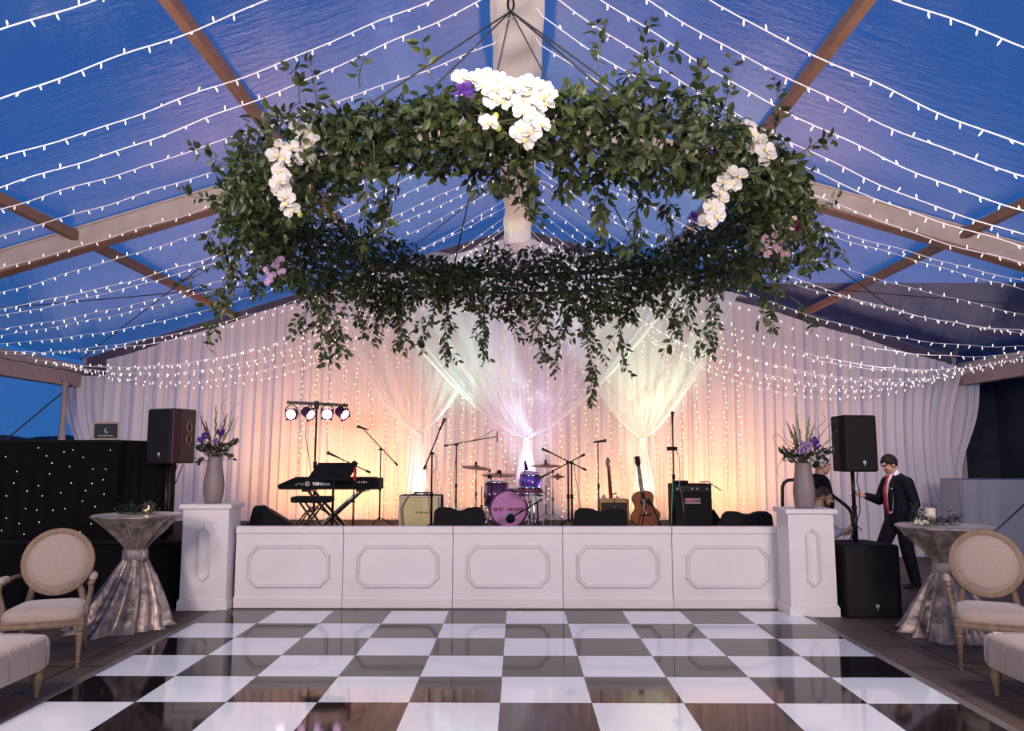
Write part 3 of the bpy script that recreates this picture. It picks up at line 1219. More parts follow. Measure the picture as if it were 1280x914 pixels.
def moulding(b, poly, wd, dep, fn):
    """raised picture-frame moulding along a closed counter-clockwise outline"""
    rings = [(0, 0), (.10, .75), (.30, 1), (.45, .55), (.70, .75), (.85, .35), (1, 0)]
    n = len(poly)
    vs = []
    for t, h in rings:
        vs += [fn(p[0], p[1], h * dep) for p in (inset([Vector(q) for q in poly], wd * t))]
    fs = []
    for r in range(len(rings) - 1):
        for i in range(n):
            fs.append((r * n + i, r * n + (i + 1) % n, (r + 1) * n + (i + 1) % n, (r + 1) * n + i))
    b.add(vs, fs)


def panel_outline(w_, h, c, ear=.03):
    x, z = w_ / 2, h / 2
    return [(-x + c, -z), (x - c, -z), (x - c + ear * .6, -z + ear), (x, -z + c - ear * .3), (x + 0, -z + c), (x, z - c), (x - c, z), (-x + c, z), (-x, z - c), (-x, -z + c), (-x - 0, -z + c - ear * .3), (-x + c - ear * .6, -z + ear)]


def clip_outline(w_, h, c, ear):
    """rectangle with cut corners; small ears where the cuts meet the sides"""
    x, z = w_ / 2, h / 2
    k = c * .18
    return [(-x + c, -z), (x - c, -z), (x - c + k, -z + ear), (x - ear, -z + c - k), (x, -z + c), (x - ear * .5, -z + c + ear), (x - ear * .5, z - c), (x - c, z), (-x + c, z), (-x + ear * .5, z - c),
            (-x + ear * .5, -z + c + ear), (-x, -z + c), (-x + ear, -z + c - k), (-x + c - k, -z + ear)]


PXS = [-3.100, -1.915, -.712, .494, 1.688, 2.885]
PL = ['leftmost white stage front panel, beside the left pedestal', 'white stage front panel below the keyboard and the gold amplifier', 'middle white stage front panel below the bass drum', 'white stage front panel below the acoustic guitar',
      'rightmost white stage front panel, beside the right pedestal']
for i in range(5):
    x0, x1 = PXS[i], PXS[i + 1]
    root = thing('stage_front_panel', PL[i], 'panel', ((x0 + x1) / 2, 8.665, ZF), 0, 'white panels along the stage front')
    hw = (x1 - x0) / 2 - .003
    b = MB()
    b.box((-hw, 0, 0), (hw, .04, .80))
    b.build('board', M['white_paint'], root, bevel=.003)
    b = MB()
    b.box((-hw, -.025, .80), (hw, .08, .875))
    b.build('cap_rail', M['white_paint'], root, bevel=.006)
    b = MB()
    b.prism([(0, .005), (-.022, .005), (-.022, .10), (-.012, .118), (0, .118)], -hw, hw, lambda u, v, w_: (w_, u, v))
    b.build('baseboard', M['white_paint'], root)
    b = MB()
    moulding(b, clip_outline(.93, .46, .11, .022), .044, .030, lambda u, v, w_: (u, -w_, v + .445))
    b.build('panel_moulding', M['white_paint'], root)

for nm, x0, x1, y0, ht, mx in (('left', -3.655, -3.115, 8.498, 1.125, -3.37), ('right', 2.80, 3.315, 8.214, 1.095, 3.085)):
    root = thing('pedestal', 'tall white square pedestal at the %s end of the stage, under the taupe vase' % nm, 'pedestal', ((x0 + x1) / 2, y0, ZF), 0, 'white pedestals flanking the stage')
    hw = (x1 - x0) / 2
    b = MB()
    b.box((-hw + .02, .02, 0), (hw - .02, .38, ht - .05))
    b.build('shaft', M['white_paint'], root, bevel=.003)
    b = MB()
    b.box((-hw - .012, -.012, ht - .05), (hw + .012, .41, ht))
    b.build('cap', M['white_paint'], root, bevel=.006)
    b = MB()
    b.box((-hw, 0, 0), (hw, .40, .10))
    b.box((-hw + .01, .01, .10), (hw - .01, .39, .118))
    b.build('plinth', M['white_paint'], root, bevel=.004)
    b = MB()
    moulding(b, clip_outline(.155, .60, .072, .012), .032, .028, lambda u, v, w_: (u, .02 - w_, v + .60))
    b.build('panel_moulding', M['white_paint'], root)

# ------------------------------------------------------------------ stage gear helpers
def stand_base(b, foot, r=.24, h=.16, n=3, a0=.3, rad=.008):
    """folding tripod of a stand, apex above the foot point"""
    f = Vector(foot)
    for k in range(n):
        a = a0 + 2 * PI * k / n
        e_ = f + Vector((cos(a) * r, sin(a) * r, .012))
        b.tube([f + Vector((0, 0, h)), f + Vector((cos(a) * r * .5, sin(a) * r * .5, h * .62)), e_], rad, 6)
        b.ball(e_, .014, 6, 4)


def mic(parent, p, d, size=1.0, wire=False):
    """hand-held microphone: body along d, ball grille at the front"""
    d = Vector(d).normalized()
    b = MB()
    b.tube([Vector(p) - d * .15 * size, Vector(p) - d * .02 * size], [.010 * size, .016 * size], 10)
    o = b.build('microphone', M['black_metal'], parent, True)
    b = MB()
    b.ball(p, .025 * size, 12, 8)
    b.build('grille', M['cable'], o, True)
    return o


def boom_stand(label, pole_px, ytop, Y, tail_px=None, tip_px=None, a0=.3, rad=.0095, mic_d=None, mic_at=None, base=True, Yt=None):
    """microphone stand: tripod, pole, clutch, boom from tail to tip, microphone at the tip"""
    top = at(pole_px, ytop, Y)
    foot = Vector((top.x, Y, SF))
    root = thing('microphone_stand', label, 'microphone stand', foot, 0, 'microphone stands on the stage')
    b = MB()
    stand_base(b, (0, 0, 0), a0=a0)
    b.build('tripod_base', M['black_metal'], root, True)
    b = MB()
    t = top - foot
    b.tube([(0, 0, .12), (0, 0, t.z * .52)], rad * 1.25, 8)
    b.tube([(0, 0, t.z * .5), t], rad * .9, 8)
    b.tube([(0, 0, t.z * .5 - .03), (0, 0, t.z * .5 + .03)], rad * 1.9, 8)
    b.build('pole', M['black_metal'], root, True)
    if tip_px:
        q0 = at(tail_px[0], tail_px[1], Y) - foot
        q1 = at(tip_px[0], tip_px[1], Yt or Y) - foot
        b = MB()
        b.tube([q0, q1], rad * .8, 8)
        b.tube([q0, q0 + (q1 - q0).normalized() * .06], rad * 1.5, 8)
        b.build('boom', M['black_metal'], root, True)
        b = MB()
        b.ball(t, .022, 8, 6)
        b.tube([t + Vector((-.03, 0, 0)), t + Vector((.03, 0, 0))], .012, 8)
        b.build('clutch', M['black_metal'], root, True)
        if mic_d:
            mic(root, q1 + Vector(mic_d).normalized() * .06, mic_d)
    elif mic_d:
        mic(root, t + Vector(mic_d).normalized() * .08, mic_d)
    return root, foot


def cable(root, pts, r=.004, m='cable', name='cable'):
    b = MB()
    b.tube(pts, r, 5)
    return b.build(name, M[m], root, True)


def arc(p, q, sag, n=10):
    p, q = Vector(p), Vector(q)
    return [p + (q - p) * (k / n) + Vector((0, 0, -sag * 4 * (k / n) * (1 - k / n))) for k in range(n + 1)]


# lighting stand with four par cans
Y = 11.5
top = at(396, 504, Y)
foot = Vector((top.x, Y, SF))
ls = thing('lighting_stand', 'black T-bar lighting stand with four lit pink par cans behind the keyboard', 'stage lights', foot)
b = MB()
stand_base(b, (0, 0, 0), .45, .3, rad=.012)
b.build('tripod_base', M['black_metal'], ls, True)
b = MB()
T = top - foot
b.tube([(0, 0, .2), (0, 0, T.z * .52)], .019, 10)
b.tube([(0, 0, T.z * .5), T], .014, 10)
b.tube([(0, 0, T.z * .5 - .05), (0, 0, T.z * .5 + .04)], .03, 8)
b.build('pole', M['black_metal'], ls, True)
p0, p1 = at(359, 503, Y) - foot, at(435, 507, Y) - foot
b = MB()
b.beam(p0, p1, .05, .045)
b.tube([T + Vector((0, 0, -.09)), T + Vector((0, 0, .03))], .035, 8)
b.build('crossbar', M['black_metal'], ls, bevel=.004)
for k, (px, py, yaw, pit) in enumerate(((364, 518, -.12, -.12), (387.5, 518, .95, -.45), (409, 518, .08, -.1), (430, 518, .95, -.45))):
    c = at(px, py, Y - .02) - foot
    d = Vector((sin(yaw) * cos(pit), -cos(yaw) * cos(pit), sin(pit)))
    b = MB()
    b.lathe([(.055, -.15), (.075, -.12), (.082, -.02), (.088, .0), (.088, .03), (.080, .03), (.078, .012)], c, 20, axis=d)
    for a in range(4):
        an = PI / 4 + a * PI / 2
        q = Vector((0, 0, 1)).rotation_difference(d)
        b.ball(c + q @ Vector((.098 * cos(an), .098 * sin(an), .02)), .018, 6, 4)
    h = b.build('par_can', M['par_body'], ls, True)
    b = MB()
    b.lathe([(.0, .018), (.074, .016), (.074, .012)], c, 20, axis=d)
    b.build('lens', M['par_pink'], h, True)
    b = MB()
    q = Vector((0, 0, 1)).rotation_difference(d)
    s_ = q @ Vector((1, 0, 0))
    s_.z = 0
    s_.normalize()
    up = Vector((c.x, c.y, p0.z - .02))
    b.tube([c + s_ * .09, c + s_ * .09 + Vector((0, 0, .09)), up, c - s_ * .09 + Vector((0, 0, .09)), c - s_ * .09], .009, 6)
    b.build('yoke', M['black_metal'], h, True)
cable(ls, [at(384, 524, Y) - foot, at(382, 545, Y) - foot, at(386, 570, Y) - foot, at(389, 590, Y) - foot, at(388, 640, Y) - foot, Vector((-.1, -.05, .02))], .006)

# keyboard on an X stand
Y = 10.35
c0 = at(411, 605, Y)
kb = thing('keyboard', 'black stage keyboard on a crossed stand, back panel to the audience', 'keyboard', (c0.x, Y, c0.z))
a0_, a1_ = at(347, 606, Y) - c0, at(474, 605, Y) - c0
W0, W1 = a0_.x, a1_.x
b = MB()
b.prism([(W0, -.045), (W0, -.012), (W0 + .20, .075), (W1, .075), (W1, -.075), (W0 + .02, -.075)], 0, .34, lambda u, v, w_: (u, w_, v))
b.build('case', M['black'], kb, bevel=.008)
b = MB()
b.box((W0 + .2, .05, .075), (W1 - .06, .22, .088))
b.build('control_panel', M['black'], kb, bevel=.004)
b = MB()
for k in range(44):
    x = W0 + .2 + (W1 - W0 - .28) * k / 44
    b.box((x, .235, .07), (x + (W1 - W0 - .28) / 44 - .003, .345, .083))
b.build('keys', M['ink'], kb)
text('YAMAHA', .058, kb, (W0 + .58, -.004, -.002), (PI / 2, 0, 0), M['badge'], 'maker_name', .002)
b = MB()
b.tube([(W0 + .395 + .028 * cos(2 * PI * k / 20), -.004, .0 + .028 * sin(2 * PI * k / 20)) for k in range(21)], .004, 5, False)
for k in range(3):
    a = PI / 2 + k * 2 * PI / 3
    b.tube([(W0 + .395, -.004, 0), (W0 + .395 + .026 * cos(a), -.004, .026 * sin(a))], .003, 5)
b.build('logo_ring', M['badge'], kb)
b = MB()
for k, u in enumerate((.24, .26, .29, .31, .33)):
    b.box((W0 + u, -.005, -.02 + .012 * (k % 3)), (W0 + u + .012, 0, -.01 + .012 * (k % 3)))
for k in range(5):
    b.box((W1 - .30 + k * .03, -.005, .012), (W1 - .285 + k * .03, 0, .03 + .006 * (k % 2)))
b.build('sockets', M['badge'], kb)
xs_ = thing('keyboard_stand', 'crossed metal keyboard stand with a shiny brace under the keyboard', 'keyboard stand', (c0.x, Y + .17, SF))
zt = c0.z - .075 - SF
f0 = Vector((c0.x, Y + .17, SF))
for (ax, bx, dy, m) in ((385, 432, -.13, 'black_metal'), (447, 390, -.16, 'steel'), (385, 432, .13, 'black_metal'), (447, 390, .16, 'black_metal')):
    A_ = at(ax, 613, Y) - f0
    B_ = at(bx, 656, Y) - f0
    A_.y = B_.y = dy
    A_.z = zt - .03
    B_.z = .02
    b = MB()
    b.beam(A_, B_, .03, .045, (0, 1, 0))
    b.build('crossed_leg', M[m], xs_, bevel=.004)
for x in (-.30, .42):
    b = MB()
    b.box((x - .06, -.17, zt - .03), (x + .06, .17, zt))
    b.build('support_arm', M['black_metal'], xs_, bevel=.005)
for s_ in (-.2, .25):
    b = MB()
    b.tube([(s_, -.2, .016), (s_, .2, .016)], .016, 8)
    b.build('foot_bar', M['black_metal'], xs_, True)
# bench in front of the stand
Y = 9.75
p = at(391, 624, Y)
kbn = thing('keyboard_bench', 'low black padded bench with crossed legs below the keyboard', 'bench', (p.x, Y, SF))
h = p.z - SF
b = MB()
b.box((-.24, -.15, h - .04), (.24, .15, h + .035))
b.build('padded_seat', M['black'], kbn, bevel=.02)
for dy in (-.11, .11):
    for s_ in (-1, 1):
        b = MB()
        b.beam((-.13 * s_, dy + .012 * s_, h - .04), (.20 * s_, dy + .012 * s_, .012), .02, .035, (0, 1, 0))
        b.build('crossed_leg', M['black_metal'], kbn, bevel=.003)
# music stand
Y = 9.95
p = at(417, 590, Y)
ms = thing('music_stand', 'black music stand with a wide tilted desk in front of the keyboard', 'music stand', (p.x, Y, SF))
f0 = Vector((p.x, Y, SF))
q = [at(398, 579, Y + .1) - f0, at(448, 579, Y + .1) - f0, at(436, 600, Y - .04) - f0, at(383, 600, Y - .04) - f0]
b = MB()
b.add([v for v in q] + [v + Vector((0, .012, .004)) for v in q], [(0, 1, 2, 3), (7, 6, 5, 4), (0, 4, 5, 1), (1, 5, 6, 2), (2, 6, 7, 3), (3, 7, 4, 0)])
b.build('desk', M['black'], ms)
b = MB()
b.beam(q[3], q[2], .06, .012)
b.build('ledge', M['black'], ms)
b = MB()
b.tube([(0, 0, .02), (0, 0, p.z - SF)], .016, 8)
b.build('pole', M['black_metal'], ms, True)
b = MB()
stand_base(b, (0, 0, 0), .26, .14, rad=.011)
b.build('tripod_base', M['black_metal'], ms, True)
# vocal microphones around the keyboard
r_, f_ = boom_stand('microphone stand with low boom over the keyboard and a red grip', 443, 578, 9.85, (463, 591), (416, 569), a0=.5, mic_d=(-1, -.1, .45))
b = MB()
g = at(443.5, 592, 9.82) - f_
b.tube([g + Vector((0, 0, -.09)), g + Vector((.004, 0, .08))], [.022, .016], 10)
b.build('red_grip', M['red_grip'], r_, True)
boom_stand('tall microphone stand with a long boom sloping up left, right of the keyboard', 476, 562, 11.2, (497, 582), (453, 535), a0=.1, mic_d=(-1, -.1, .30))
r_, f_ = boom_stand('thick microphone stand with steep boom in front of the gold amplifier', 540, 567, 10.2, (530, 587), (553, 530), rad=.012, mic_d=(.5, -.1, 1))
cable(r_, [at(533, 580, 10.2) - f_, at(534, 610, 10.2) - f_, at(537, 640, 10.2) - f_, Vector((.05, .05, .01))])
cable(r_, [at(541, 566, 10.2) - f_, at(546, 572, 10.2) - f_, at(546, 585, 10.2) - f_, at(541, 592, 10.2) - f_])
r_, f_ = boom_stand('microphone stand with a near-level overhead boom left of the drums', 570.5, 556, 11.4, (555, 557.5), (622, 545.5))
tp = at(621.5, 545, 11.4) - f_
cable(r_, [at(590, 551, 11.4) - f_, at(605, 545, 11.4) - f_, at(617, 537.5, 11.4) - f_, at(621, 538, 11.4) - f_, tp], .004)
b = MB()
b.tube([tp + Vector((0, 0, .05)), tp + Vector((0, 0, -.09))], .012, 8)
b.build('pencil_microphone', M['steel'], r_, True)
cable(r_, [at(570, 570, 11.4) - f_, at(567, 605, 11.4) - f_, at(569, 632, 11.4) - f_, Vector((-.06, .02, .01))])
r_, f_ = boom_stand('boom stand beside the drums with its microphone raised to the upper left', 710, 578, 10.9, (733, 588), (684, 564), mic_d=(-1, 0, .45), rad=.011)
r_, f_ = boom_stand('boom stand beside the drums aiming its boom down at the snare drum', 714.5, 579, 10.95, (731, 568), (680, 595), mic_d=(-1, 0, -.5), rad=.011, a0=.9)
cable(r_, [at(717, 580, 10.95) - f_, at(720, 600, 10.95) - f_, at(726, 635, 10.95) - f_, Vector((.12, 0, .01))])
r_, f_ = boom_stand('plain straight microphone stand with a level microphone, left of the tan amplifier', 747.5, 552, 10.8)
mic(r_, at(756, 551, 10.8) - f_, (1, -.2, .12))
b = MB()
b.tube([at(742, 553.5, 10.8) - f_, at(754, 552, 10.8) - f_], .011, 6)
b.build('clip', M['black_metal'], r_, True)
r_, f_ = boom_stand('straight microphone stand with a clamped phone, left of the black bass amplifier', 840.5, 524, 10.3, rad=.011, mic_d=(.04, 0, 1))
b = MB()
c = at(840, 561, 10.28) - f_
b.box(c - Vector((.065, .02, .025)), c + Vector((.065, .02, .025)))
b.build('clamp', M['black'], r_, bevel=.006)
cable(r_, [at(845, 563, 10.3) - f_, at(849, 572, 10.3) - f_, at(850, 595, 10.3) - f_, at(849, 606, 10.3) - f_, at(853, 622, 10.3) - f_, at(855, 640, 10.3) - f_, at(855, 655, 10.3) - f_], .006, 'steel')
cable(r_, [at(842, 560, 10.3) - f_, at(841, 600, 10.3) - f_, at(839.5, 640, 10.3) - f_, at(839, 656, 10.3) - f_], .007, 'green_cable')

# amplifiers
Y = 10.8
p0, p1 = at(498.5, 619, Y), at(552, 655, Y)
am = thing('guitar_amplifier', 'gold-fronted guitar amplifier with pale edging on the left of the stage', 'amplifier', ((p0.x + p1.x) / 2, Y, SF))
hw, hh = (p1.x - p0.x) / 2, p0.z - SF
b = MB()
b.box((-hw, 0, .01), (hw, .26, hh))
b.build('cabinet', M['black'], am, bevel=.015)
b = MB()
b.box((-hw + .025, -.012, .03), (hw - .045, .01, hh - .03))
b.build('speaker_cloth', M['gold_grille'], am, bevel=.01)
b = MB()
for u in (-hw + .008, hw - .035):
    b.box((u, -.018, .012), (u + .02, .0, hh - .005))
b.box((-hw + .01, -.018, hh - .03), (hw - .01, .0, hh - .008))
b.build('edging', M['silver_edge'], am, bevel=.004)
text('SILVERTONE', .032, am, (.03, -.014, hh * .52), (PI / 2, 0, 0), M['black_mark'], 'maker_name', .001)
b = MB()
b.tube([(-.1, .13, hh), (-.1, .13, hh + .03), (.12, .13, hh + .03), (.12, .13, hh)], .01, 6)
b.build('handle', M['black'], am, True)
cable(am, [Vector((.1, .05, hh + .008)), Vector((0, .06, hh + .03)), Vector((-.12, .03, hh + .01)), Vector((-hw + .13, -.03, hh - .02)), Vector((-hw + .06, -.04, hh * .7)), Vector((-hw + .05, -.05, .3)), Vector((-hw + .08, -.08, .01))], .007, 'cable')
cable(am, [Vector((.12, .05, hh + .01)), Vector((.16, -.03, hh - .01)), Vector((.165, -.03, .3)), Vector((.15, -.05, .01))], .006, 'cable')

Y = 11.2
p0, p1 = at(749, 624, Y), at(787, 655, Y)
am = thing('guitar_amplifier', 'small tan tweed guitar amplifier with brown grille behind the stage monitor', 'amplifier', ((p0.x + p1.x) / 2, Y, SF))
hw, hh = (p1.x - p0.x) / 2, p0.z - SF
b = MB()
b.box((-hw, 0, .01), (hw, .24, hh))
b.build('cabinet', M['tweed'], am, bevel=.02)
b = MB()
b.box((-hw + .025, -.008, .05), (hw - .03, .01, hh - .05))
b.build('speaker_cloth', M['brown_grille'], am, bevel=.006)
cable(am, [Vector((0, .05, hh + .004)), Vector((0, -.015, hh)), Vector((0, -.02, hh - .1))], .006)
b = MB()
b.tube([(0, -.02, hh - .18), (0, -.02, hh - .09)], [.016, .009], 8)
b.build('cable_plug', M['chrome'], am, True)

Y = 10.85
p0, p1 = at(840, 605, Y), at(891, 655, Y)
am = thing('bass_amplifier', 'large black bass amplifier with a small name plate on the right of the stage', 'amplifier', ((p0.x + p1.x) / 2, Y, SF))
hw, hh = (p1.x - p0.x) / 2, p0.z - SF
b = MB()
b.box((-hw, 0, .01), (hw, .32, hh))
b.build('cabinet', M['black'], am, bevel=.015)
b = MB()
b.box((-hw + .03, -.008, .03), (hw - .03, .01, hh - .12))
b.build('speaker_cloth', M['grille'], am, bevel=.006)
b = MB()
b.box((-hw + .03, -.008, hh - .11), (hw - .03, .01, hh - .025))
b.build('control_panel', M['black_metal'], am, bevel=.004)
for k in range(7):
    b = MB()
    u = -hw + .07 + k * (2 * hw - .14) / 6
    b.lathe([(.012, 0), (.010, .02)], (u, -.008, hh - .065), 10, axis=(0, -1, 0))
    b.build('knob', M['steel'] if k in (0, 3, 4, 6) else M['black'], am)
b = MB()
b.box((-.10, -.018, hh * .58), (.11, -.006, hh * .58 + .075))
pl = b.build('name_plate', M['plate'], am, bevel=.003)
text('MARK', .048, pl, (-.042, -.02, hh * .58 + .036), (PI / 2, 0, 0), M['red_mark'], 'plate_lettering', .002)
text('BASS', .048, pl, (.062, -.02, hh * .58 + .036), (PI / 2, 0, 0), M['black_mark'], 'plate_lettering', .002)
for u in (-hw + .012, hw - .03):
    b = MB()
    b.box((u, -.012, .01), (u + .018, 0, hh - .01))
    b.build('corner_edging', M['black_metal'], am)
b = MB()
b.box((-hw + .05, .06, hh), (-hw + .24, .2, hh + .04))
tag(b.build('effects_box', M['black'], bevel=.006, loc=(am.location.x, am.location.y, am.location.z + .002)), 'small black box lying on top of the bass amplifier', 'box')
b = MB()
b.tube([(hw - .15, .05, hh + .02), (hw - .05, .02, hh + .035), (hw + .02, -.02, hh - .02), (hw + .12, -.04, hh - .09)], .009, 6)
b.build('cable', M['cable'], am, True)

# ------------------------------------------------------------------ wedge monitors
def wedge(px0, px1, ytop, Y, label, rz=0):
    p0, p1 = at(px0, ytop, Y), at(px1, ytop, Y)
    W = (p1.x - p0.x) / 2
    hh = p0.z - SF
    root = thing('stage_monitor', label, 'speaker', ((p0.x + p1.x) / 2, Y, SF), rz, 'wedge monitors along the stage front')
    b = MB()
    nu = 40
    prof = [(0, 0), (-.03, .10), (.02, 1.0), (.10, 1.03), (.36, .45), (.38, 0)]
    vs, fs = [], []
    for i in range(nu + 1):
        u = -1 + 2 * i / nu
        hump = 1 - .11 * math.exp(-(u / .26) ** 2) - .30 * max(0, abs(u) - .78) ** 1.6 * 4
        for (y, z) in prof:
            vs.append((u * W * (1 - .06 * z), y, .004 + z * hh * hump))
    n = len(prof)
    for i in range(nu):
        for k in range(n):
            fs.append((i * n + k, (i + 1) * n + k, (i + 1) * n + (k + 1) % n, i * n + (k + 1) % n))
    fs += [tuple(range(n)), tuple(range(nu * n + n - 1, nu * n - 1, -1))]
    b.add(vs, fs)
    b.build('cabinet', M['black'], root, bevel=.012)
    b = MB()
    b.box((-.09, -.034, hh * .34), (.09, -.012, hh * .46))
    b.build('handle_recess', M['dark_cloth'], root, bevel=.01)
    b = MB()
    b.obox((0, .245, hh * .70), (W * .85, .13, .006), Matrix.Rotation(-math.atan2(.58 * hh, .26), 3, 'X'))
    b.build('grille', M['grille'], root)
    return root


wedge(540.5, 607, 636, 9.45, 'black wedge monitor between the gold amplifier and the bass drum')
wedge(717, 785.5, 637, 9.45, 'black wedge monitor in front of the tan tweed amplifier')
wedge(903, 968, 641, 9.35, 'black wedge monitor at the right stage end beside the pedestal')
wd = wedge(306, 363, 634, 9.5, 'black wedge monitor turned sideways at the left stage end below the keyboard', -1.3)
wd.scale = (.8, 1.45, 1)
wd.location.x -= .20
b = MB()
c = at(896, 648, 11.1)
b.prism([(0, 0), (.20, 0), (.03, .27), (0, .27)], 0, .2, lambda u, v, w_: (u, w_, v))
tag(b.build('guitar_pedal_case', M['black'], None, loc=(c.x - .06, 11.1, SF + .002)), 'small dark slanted case beside the bass amplifier', 'case')

# ------------------------------------------------------------------ drum kit
def drum(parent, c, r, depth, axis, shell, head, name='shell', lugs=8):
    """shell with two hoops, heads and lugs; c is the centre"""
    ax = Vector(axis).normalized()
    q = Vector((0, 0, 1)).rotation_difference(ax)
    b = MB()
    b.lathe([(r * .97, -depth / 2), (r * .97, depth / 2)], c, 32, axis=ax)
    o = b.build(name, shell, parent, True)
    for s_ in (-1, 1):
        b = MB()
        b.lathe([(r * .93, s_ * (depth / 2 + .006)), (0, s_ * (depth / 2 + .007))], c, 32, axis=ax)
        b.build('drum_head', head, parent, False)
        b = MB()
        z = s_ * depth / 2
        b.lathe([(r * .98, z - .018), (r * 1.03, z - .018), (r * 1.03, z + .014), (r * .95, z + .016), (r * .95, z + .004)], c, 32, axis=ax)
        b.build('hoop', M['chrome'] if name == 'shell' else shell, parent, True)
    for k in range(lugs):
        a = 2 * PI * k / lugs + .2
        e0 = Vector((r * 1.015 * cos(a), r * 1.015 * sin(a), -depth / 2 * .95))
        e1 = Vector((r * 1.015 * cos(a), r * 1.015 * sin(a), depth / 2 * .95))
        b = MB()
        b.tube([Vector(c) + q @ e0, Vector(c) + q @ e1], .0045, 5)
        b.tube([Vector(c) + q @ (e0 * .62 + e1 * .38), Vector(c) + q @ (e0 * .38 + e1 * .62)], .011, 6)
        b.build('tension_rod', M['chrome'], parent, True)
    return o


Y = 11.15
c = at(636, 637, Y)
R = 23.2 / FPX * Y
bd = thing('bass_drum', 'bass drum with pink lettered front head in the middle of the stage', 'drum', (c.x, Y, SF))
cz = R + .012
drum(bd, (0, .2, cz), R, .40, (0, -1, 0), M['drum_plum'], M['drum_head'], 'bass_shell', 8)
x = -.195
for k, ch in enumerate('OREI ASROCK'):
    if ch != ' ':
        text(ch, .058, bd, (x, -.012, cz - .005), (PI / 2, 0, 0), M['red_mark'] if ch in 'RIK' else M['black_mark'], 'head_letter', .003)
    x += .039
for s_ in (-1, 1):
    b = MB()
    b.tube([(s_ * R * .95, .08, cz * .8), (s_ * (R + .10), .0, .01)], .009, 6)
    b.build('spur', M['chrome'], bd, True)
# microphone reaching into the bass drum
st = thing('bass_drum_microphone', 'short boom stand with a round microphone in front of the bass drum head', 'microphone stand', at(672, 636, 10.75) * 1, 0)
st.location.z = SF
f_ = Vector(st.location)
m_p = at(638, 648, 10.75) - f_
b = MB()
b.tube([at(678, 624, 10.75) - f_, m_p], .011, 8)
b.build('boom', M['black_metal'], st, True)
b = MB()
b.ball(m_p, (.055, .06, .062), 14, 10)
b.build('microphone', M['black'], st, True)
b = MB()
b.lathe([(.064, -.006), (.07, 0), (.064, .006)], m_p, 20, axis=(0, 1, 0))
b.build('ring', M['chrome'], st, True)
b = MB()
b.tube([(0, 0, .1), at(672, 627, 10.75) - f_], .011, 8)
b.build('pole', M['black_metal'], st, True)
b = MB()
stand_base(b, (0, 0, 0), .2, .12)
b.build('tripod_base', M['black_metal'], st, True)

Y = 11.5
c = at(621, 618.5, Y)
ft = thing('floor_tom', 'deep plum floor tom on legs to the left of the bass drum', 'drum', (c.x, Y, SF))
R = 15.2 / FPX * Y
drum(ft, (0, 0, c.z - SF), R, .36, (0, 0, 1), M['drum_plum'], M['drum_head'])
for k in range(3):
    a = .5 + k * 2 * PI / 3
    b = MB()
    b.tube([(R * 1.05 * cos(a), R * 1.05 * sin(a), c.z - SF + .05), (R * 1.08 * cos(a), R * 1.08 * sin(a), .01)], .008, 6)
    b.build('leg', M['chrome'], ft, True)
for px, py in ((612, 596), (624, 590)):
    b = MB()
    p = at(px, py, Y - .05) - ft.location
    b.tube([p + Vector((.02, 0, -.10)), p + Vector((.03, 0, -.03)), p], .008, 6)
    b.ball(p, (.035, .03, .03), 10, 8)
    b.build('clip_microphone', M['black'], ft, True)

Y = 11.3
c = at(663, 601, Y)
rt = thing('rack_tom', 'bright violet tom drum above the snare with a clip-on microphone', 'drum', (c.x, Y, c.z))
R = 13 / FPX * Y
drum(rt, (0, 0, 0), R, .20, (.05, -.12, 1), M['drum_violet'], M['drum_head'])
b = MB()
p = at(656.5, 583, Y) - c
b.tube([Vector((-.10, -.02, .10)), p + Vector((-.01, 0, -.06))], .007, 6)
b.tube([p + Vector((-.005, 0, .075)), p + Vector((.02, 0, -.06))], [.014, .03], 10)
b.build('clip_microphone', M['black'], rt, True)
b = MB()
b.tube([(0, 0, -.10), (.05, .06, -.25), (.05, .06, SF - c.z + .01)], .011, 8)
b.build('mounting_post', M['chrome'], rt, True)

Y = 11.0
c = at(662, 614.5, Y)
sn = thing('snare_drum', 'shallow red snare drum with chrome hoops on its stand, right of the bass drum', 'drum', (c.x, Y, SF))
R = 16.5 / FPX * Y
drum(sn, (0, 0, c.z - SF), R, .085, (.03, .10, 1), M['snare_red'], M['drum_head'], lugs=10)
b = MB()
z = c.z - SF
for k in range(3):
    a = .4 + k * 2 * PI / 3
    b.tube([(0, 0, z - .16), (R * .9 * cos(a), R * .9 * sin(a), z - .06), (R * 1.02 * cos(a), R * 1.02 * sin(a), z)], .007, 6)
b.tube([(0, 0, .12), (0, 0, z - .14)], .014, 8)
stand_base(b, (0, 0, 0), .22, .16, rad=.008)
b.build('snare_stand', M['chrome'], sn, True)


